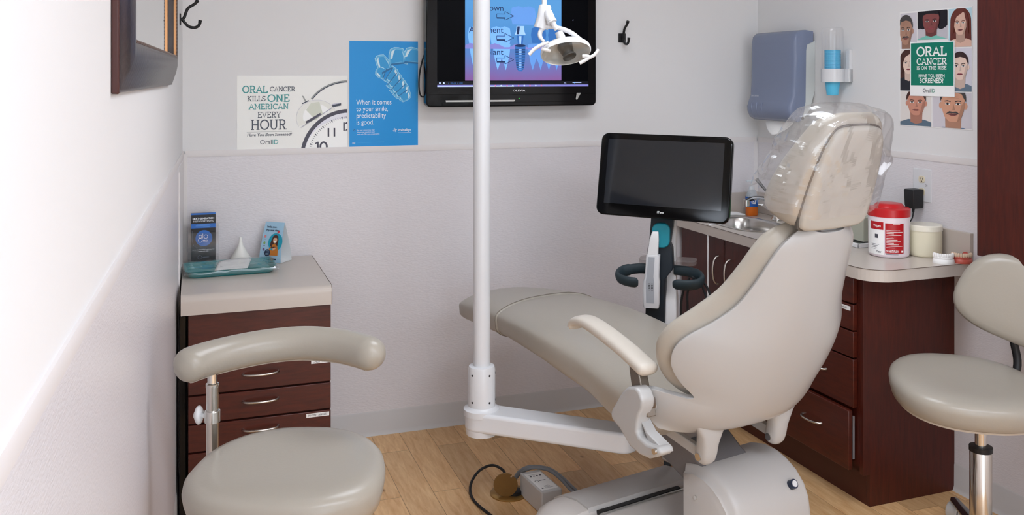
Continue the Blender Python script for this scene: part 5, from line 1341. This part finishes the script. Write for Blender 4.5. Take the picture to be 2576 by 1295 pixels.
for i in range(4): TF([(-0.022, 0.047 - i * .005), (-0.006, 0.047 - i * .005), (-0.006, 0.048 - i * .005), (-0.022, 0.048 - i * .005)], 7, 0)
for i, c_ in enumerate((10, 8, 9)):
    TF(circ(-0.034, 0.105 - i * 0.026, 0.005, 0.006, 14), 2, c_); TF([(-0.038, 0.093 - i * .026), (-0.029, 0.093 - i * .026), (-0.029, 0.0945 - i * .026), (-0.038, 0.0945 - i * .026)], 2, 9)
TF([(0.012, 0.012), (0.030, 0.012), (0.030, 0.018), (0.012, 0.018)], 2, 6)
# bend the print onto the curved front
o0 = len(k.v)
for f, mi_ in zip(g_.f, g_.mi):
    pass
vv = []
for (x, y, z) in g_.v:
    u = min(1, max(0, z / TH_)); vv.append((x, tent(u, 0.5)[1] - 0.0012 + y * 0.6, z))
for f, mi_ in zip(g_.f, g_.mi):
    k.cur = mi_; k.add([vv[i] for i in f], [tuple(range(len(f)))])
o = k.build('table_tent', [ink(c, 0.35) for c in tt], None, smooth=-1, M=T(0.330, 4.005, LZ + 0.0005) @ RZ(R(-38))); tag(o, 'pale blue folded card tent with a smiling woman in orange on the left cabinet', 'card')
# tray with napkin and plastic sleeve
TRM = T(0.140, 3.850, LZ) @ RZ(R(3))
k = MB()
k.loft([[(x, y, z) for x, y in rrect(-0.168 + g_, 0.168 - g_, -0.098 + g_, 0.098 - g_, 0.028, 6)] for g_, z in ((0.014, 0.0), (0.008, 0.004), (0.0, 0.026), (-0.004, 0.028), (0.002, 0.027), (0.012, 0.005), (0.02, 0.004))])
o = k.build('instrument_tray', mat('teal tray plastic', '2a8f92', 0.3), None, smooth=50, M=TRM); tag(o, 'teal instrument tray on the left cabinet top', 'tray')
k = MB(); k.grid(lambda u, v: (-0.080 + 0.135 * u + 0.055 * v, -0.072 + 0.02 * u + 0.155 * v, 0.012 + 0.020 * max(0, v - 0.2) + 0.008 * u * (1 - u)), 10, 8)
o = k.build('paper_napkin', PAPER, None, smooth=60, M=TRM @ RZ(R(6)), solid=0.0012); tag(o, 'white paper napkin lying in the teal tray', 'napkin')
FILM2 = film_mat('clear tray sleeve film', 0.36, (0.985, 0.995, 0.995, 1), 0.12, 0.012, 0.12)
def trayfilm(u, v):
    a = 2 * PI * v
    x = -0.176 + 0.356 * u
    e = min(u, 1 - u) / 0.05; k_ = 1 if e > 1 else 0.35 + 0.65 * e
    hy = 0.104 * (1 + 0.02 * math.sin(9 * u)); hz = 0.018 * k_
    c, s_ = math.cos(a), math.sin(a)
    y = hy * math.copysign(abs(c) ** 0.6, c); z = 0.0185 + hz * math.copysign(abs(s_) ** 0.6, s_)
    nn = noise.noise(Vector((x * 30, y * 45, z * 30))) * 0.006
    return (x, y, max(0.0008, z + (nn if s_ > 0 else 0)))
o = MB().grid(trayfilm, 50, 60).build('plastic_tray_sleeve', FILM2, None, smooth=0, M=TRM); tag(o, 'clear crinkled plastic sleeve wrapped around the teal tray', 'plastic cover')

# ------------------------------------------------------------------ stools
def stool_base(par, zc, cyl_m=CHROME, rot=0.0, rad=0.30, legm=None):
    k = MB(); k.lathe([(0.034, 0.10), (0.034, zc - 0.16), (0.030, zc - 0.155)], 32); k.build('sleeve', cyl_m, par)
    k = MB(); k.lathe([(0.036, zc - 0.165), (0.036, zc - 0.150), (0.02, zc - 0.148)], 32); k.build('sleeve_cap', BLACKM, par)
    k = MB(); k.lathe([(0.018, zc - 0.16), (0.018, zc)], 24); k.build('piston', CHROME, par)
    k = MB(); k.lathe([(0.045, 0.07), (0.05, 0.08), (0.05, 0.115), (0.036, 0.125)], 32); k.build('hub', BLACKM, par)
    for i in range(5):
        a = rot + i * 2 * PI / 5; c, s_ = math.cos(a), math.sin(a)
        k = MB(); rings = []
        for r_, w, h, z in ((0.03, 0.026, 0.020, 0.095), (0.12, 0.022, 0.016, 0.088), (0.22, 0.018, 0.012, 0.078), (rad - 0.01, 0.016, 0.010, 0.072), (rad + 0.008, 0.010, 0.006, 0.071)):
            rings.append([(r_ * c - p * s_, r_ * s_ + p * c, z + q) for p, q in sell(w, h, 2.6, 14)])
        k.loft(rings); lg = k.build('leg', legm or BLACKM, par, smooth=50)
        ax, ay = math.cos(R(-50)), math.sin(R(-50)); wx, wy = rad * c, rad * s_
        k = MB(); k.cyl((wx - 0.020 * ax, wy - 0.020 * ay, 0.029), (wx + 0.020 * ax, wy + 0.020 * ay, 0.029), 0.029, n=28); ca = k.build('caster', mat('caster wheel', 'd2d0cc', 0.35), lg, bevel=0.005, seg=3)
        k = MB(); k.cyl((wx + 0.0185 * ax, wy + 0.0185 * ay, 0.029), (wx + 0.0212 * ax, wy + 0.0212 * ay, 0.029), 0.0245, n=28); k.build('caster_ring', BLACKR, lg)
        k = MB(); k.cyl((wx + 0.0205 * ax, wy + 0.0205 * ay, 0.029), (wx + 0.0222 * ax, wy + 0.0222 * ay, 0.029), 0.0185, n=28); k.build('caster_hub', mat('caster wheel', 'd2d0cc', 0.35), lg)
        k = MB(); k.cyl((wx, wy, 0.05), (wx, wy, 0.075), 0.008, n=10); k.build('caster_stem', BLACKR, lg)
def stool_seat(par, z, rx, ry, M, matl, tri=0.0, th=0.075):
    def ring(kk, zz, wob=0.0):
        out = []
        for i in range(64):
            a = 2 * PI * i / 64; c, s_ = math.cos(a), math.sin(a)
            e = 2 / 2.35
            x = rx * math.copysign(abs(c) ** e, c); y = ry * math.copysign(abs(s_) ** e, s_)
            x *= 1 - tri * (y / ry + 0.0)
            out.append((x * kk, y * kk, zz))
        return out
    k = MB(); k.loft([ring(q, z + dz) for q, dz in ((0.80, -th), (0.92, -th), (0.955, -th + 0.006), (0.985, -th * .65), (1.0, -th * .40), (0.985, -th * .2), (0.94, -th * .07), (0.86, -0.0005), (0.72, 0.002), (0.5, -0.001), (0.25, -0.003), (0.08, -0.004))], M=M)
    o = k.build('seat', matl, par, smooth=70)
    k = MB(); k.loft([ring(q, z + dz) for q, dz in ((0.70, -th - 0.012), (0.90, -th - 0.008), (0.91, -th + 0.002), (0.6, -th + 0.002))], M=M)
    k.build('seat_pan', mat('cream pan edge', 'c4bcb0', 0.45), par, smooth=40)
    return o

def fw(lat, fwd, z=0):   # a point given as metres right of / ahead of the viewpoint
    s_, c = math.sin(R(19.1)), math.cos(R(19.1))
    return Vector((fwd * s_ + lat * c, fwd * c - lat * s_, z))
# left assistant stool
p_ = fw(-0.508, 2.13)
ls = thing('assistant_stool', 'taupe assistant stool with curved arm bar in the left foreground', 'stool', (p_.x, p_.y, 0), R(-19.1))
stool_base(ls, 0.645, rot=R(18), rad=0.28)
stool_seat(ls, 0.725, 0.219, 0.208, RX(R(2)), TAUPE, tri=0.10, th=0.085)
arcp = catmull([(-0.272, 0.030, 0.912), (-0.246, 0.080, 0.915), (-0.186, 0.142, 0.918), (-0.106, 0.188, 0.922), (-0.02, 0.208, 0.924), (0.066, 0.194, 0.922), (0.136, 0.156, 0.919), (0.188, 0.112, 0.915)], 6)
n_ = len(arcp); rs = [0.041 * min(1.0, math.sqrt(max(0.02, 1 - (1 - min(1, i / 4.0)) ** 2)), math.sqrt(max(0.02, 1 - (1 - min(1, (n_ - 1 - i) / 4.0)) ** 2))) for i in range(n_)]
k = MB(); k.tube(arcp, rs, 22); ab = k.build('arm_bar', TAUPE, ls, smooth=70)
k = MB(); k.tube([(x, y, z - 0.036) for x, y, z in arcp[4:-4]], 0.014, 8, flat=0.6); k.build('bar_underplate', mat('bar edge', 'b9b1a5', 0.4), ab)
pb = Vector((-0.218, 0.105))
k = MB(); k.cyl((pb.x, pb.y, 0.72), (pb.x, pb.y, 0.885), 0.0115, n=24); k.build('arm_post', CHROME, ls)
k = MB(); k.lathe([(0.0145, 0.58), (0.0145, 0.845), (0.0155, 0.847), (0.0155, 0.855), (0.0125, 0.857)], 28, M=T(pb.x, pb.y, 0)); k.tube([(pb.x, pb.y, 0.59), (pb.x * 0.6, pb.y * 0.6, 0.588), (0, 0, 0.59)], 0.014, 12); k.build('post_sleeve', CHROME, ls)
k = MB(); k.lathe([(0.0185, 0.762), (0.0185, 0.790)], 28, M=T(pb.x, pb.y, 0)); k.build('clamp_collar', CHROME, ls, bevel=0.001)
k = MB(); kx = RZ(R(-12)) @ RY(R(-90))
k.lathe([(0.006, 0.012), (0.006, 0.026), (0.011, 0.027), (0.013, 0.040), (0.009, 0.046)], 16, M=T(pb.x, pb.y, 0.776) @ kx)
k.ell((0, 0, 0.036), (0.023, 0.014, 0.0105), M=T(pb.x, pb.y, 0.776) @ kx); k.build('clamp_knob', WHITEM, ls, smooth=60)
# right operator stool
rs_ = thing('operator_stool', 'taupe operator stool with backrest at the right edge of the room', 'stool', (2.455, 2.367, 0), R(-19.1))
stool_base(rs_, 0.53, rot=R(80), rad=0.296, legm=mat('polished dark leg', '77777a', 0.16, 0.9), cyl_m=mat('chrome sleeve', 'cfc9c0', 0.16, 1.0))
stool_seat(rs_, 0.615, 0.235, 0.215, T(-0.060, -0.03, 0) @ RZ(R(-8)) @ T(0, 0, 0.61) @ RX(R(7)) @ RY(R(2)) @ T(0, 0, -0.61), TAUPE, tri=0.02, th=0.085)
BM = T(0.160, 0.055, 0.845) @ RZ(R(-42)) @ RX(R(-8)) @ RY(R(14))
def bkr(k_, y):
    out = []
    for i in range(48):
        a = 2 * PI * i / 48; c, s_ = math.cos(a), math.sin(a)
        x = 0.195 * math.copysign(abs(c) ** 0.72, c); z = 0.142 * math.copysign(abs(s_) ** 0.72, s_)
        x *= 1 - 0.12 * (z / 0.135)
        out.append((x * k_, y - 0.35 * (x * k_) ** 2 * 1.2, z * k_))
    return out
k = MB(); k.loft([bkr(q, y) for q, y in ((0.86, 0.035), (0.95, 0.03), (1.0, 0.012), (0.985, -0.008), (0.93, -0.022), (0.8, -0.030), (0.5, -0.034), (0.15, -0.035))], M=BM); k.build('backrest', TAUPE, rs_, smooth=70)
k = MB(); k.tube(catmull([tuple(BM @ Vector((0, 0.034, -0.02))), tuple(BM @ Vector((0, 0.05, -0.12))), (0.17, 0.09, 0.62), (0.12, 0.06, 0.535), (0.0, 0.0, 0.528)], 6), 0.013, 12); k.build('back_bracket', BLACKM, rs_)

# ------------------------------------------------------------------ things on the floor
cpt = fw((1280 - 1288) / 2320 * 3.535, 3.535)
fo = thing('floor_outlet', 'round brass floor outlet with raised flap beside the chair base', 'floor outlet', (cpt.x, cpt.y, 0), R(-19.1))
BRASS = mat('brushed brass', 'a8854e', 0.32, 0.85)
k = MB(); k.lathe([(0.072, 0.0), (0.072, 0.004), (0.068, 0.007), (0.045, 0.009), (0.02, 0.009)], 40); k.build('cover_plate', BRASS, fo, smooth=40)
k = MB()
hp_ = arc(0, 0, 0.046, 0.047, 58, 395, 30) + [(0.028, 0.034), (0.022, 0.028), (0.016, 0.030)]
k.prism([(x, z + 0.047) for x, z in hp_], -0.0025, 0.0025, 'y'); k.build('flap', mat('dark brass flap', '7d5c30', 0.5, 0.2), fo, bevel=0.001, M=T(-0.012, -0.040, 0.007) @ RX(R(6)))
k = MB(); k.lathe([(0.028, 0.008), (0.028, 0.02), (0.022, 0.022)], 24, M=T(0.022, -0.015, 0)); k.build('socket', BLACKM, fo)
c0 = lambda px, py, z: fw((px - 1288) / 2320 * (2320 * (1.6 - z) / (py - 191)), 2320 * (1.6 - z) / (py - 191), z)
k = MB(); k.tube(catmull([c0(1273, 1198, .074), c0(1264, 1181, .085), c0(1238, 1170, .078), c0(1208, 1182, .055), c0(1188, 1208, .030), c0(1183, 1235, .012), c0(1195, 1262, .006), c0(1235, 1296, .006), c0(1300, 1345, .006), c0(1380, 1390, .006)], 7), 0.0052, 10)
o = k.build('black_power_cable', BLACKR, None, smooth=60); tag(o, 'black cable looping from the brass floor outlet along the floor', 'cable')
k = MB(); p_ = c0(1276, 1202, 0.072); k.cyl((p_.x, p_.y, 0.018), (p_.x, p_.y, 0.080), 0.007, n=14)
o = k.build('cable_fitting', mat('pale fitting', 'b9bec8', 0.3, 0.5), fo); o.matrix_parent_inverse = (T(cpt.x, cpt.y, 0) @ RZ(R(-19.1))).inverted()
for i, (dx, lab) in enumerate(((0, 'grey conduit arching from the floor outlet over the pale power box, upper'), (1, 'grey conduit running beside the upper one behind the pale power box'))):
    k = MB(); k.tube(catmull([c0(1294 + 3 * dx, 1204, .035), c0(1304 + 6 * dx, 1188 + 2 * dx, .06), c0(1325 + 8 * dx, 1175 + 3 * dx, .085), c0(1352 + 6 * dx, 1173 + 4 * dx, .09), c0(1385, 1180 + 5 * dx, .09), c0(1415 - 2 * dx, 1201 + 6 * dx, .085), c0(1440 - 4 * dx, 1225 + 7 * dx, .075), c0(1470, 1250 + 7 * dx, .06)], 6), 0.0058, 10)
    o = k.build('grey_conduit', mat('grey conduit', '85888c', 0.35), None, smooth=60); tag(o, lab, 'conduit', 'grey conduits')
bx = thing('power_box', 'pale grey power supply box with printed label on the floor beside the chair base', 'power box', tuple(fw(0.107, 3.455)), R(-19.1 + 25))
k = MB(); k.box((0, 0, 0.043), (0.083, 0.185, 0.084)); k.build('case', mat('pale grey case', 'c5c4c2', 0.4), bx, bevel=0.004, seg=3)
k = MB(); k.bb(-0.034, 0.034, -0.078, 0.07, 0.085, 0.0856); k.build('label', PAPER, bx)
LB = T(0, 0, 0.0859) @ RX(R(-90)); k = MB()
k.flat([(-0.026, 0.054), (0.010, 0.054), (0.010, 0.0555), (-0.026, 0.0555)], 0, 0)
for i in range(4): k.flat(rrect(-0.024 + i * 0.013, -0.016 + i * 0.013, 0.038, 0.046, 0.002 if i % 2 else 0.0039), 0, 0)
k.flat([(-0.006, -0.003), (0.020, -0.003), (0.020, 0.001), (-0.006, 0.001)], 0, 0)
for pl_ in stroke_polys(arc(-0.017, -0.002, 0.007, 0.007, 0, 360, 16), 0.002): k.flat(pl_, 0, 0)
k.flat([(-0.028, -0.066), (-0.018, -0.066), (-0.023, -0.056)], 0, 0)
for i in range(4): k.flat([(-0.012, -0.066 + i * .006), (0.02 - i * .004, -0.066 + i * .006), (0.02 - i * .004, -0.0645 + i * .006), (-0.012, -0.0645 + i * .006)], 0, 0)
k.build('label_print', ink('3a3f4c'), bx, smooth=0, M=LB)
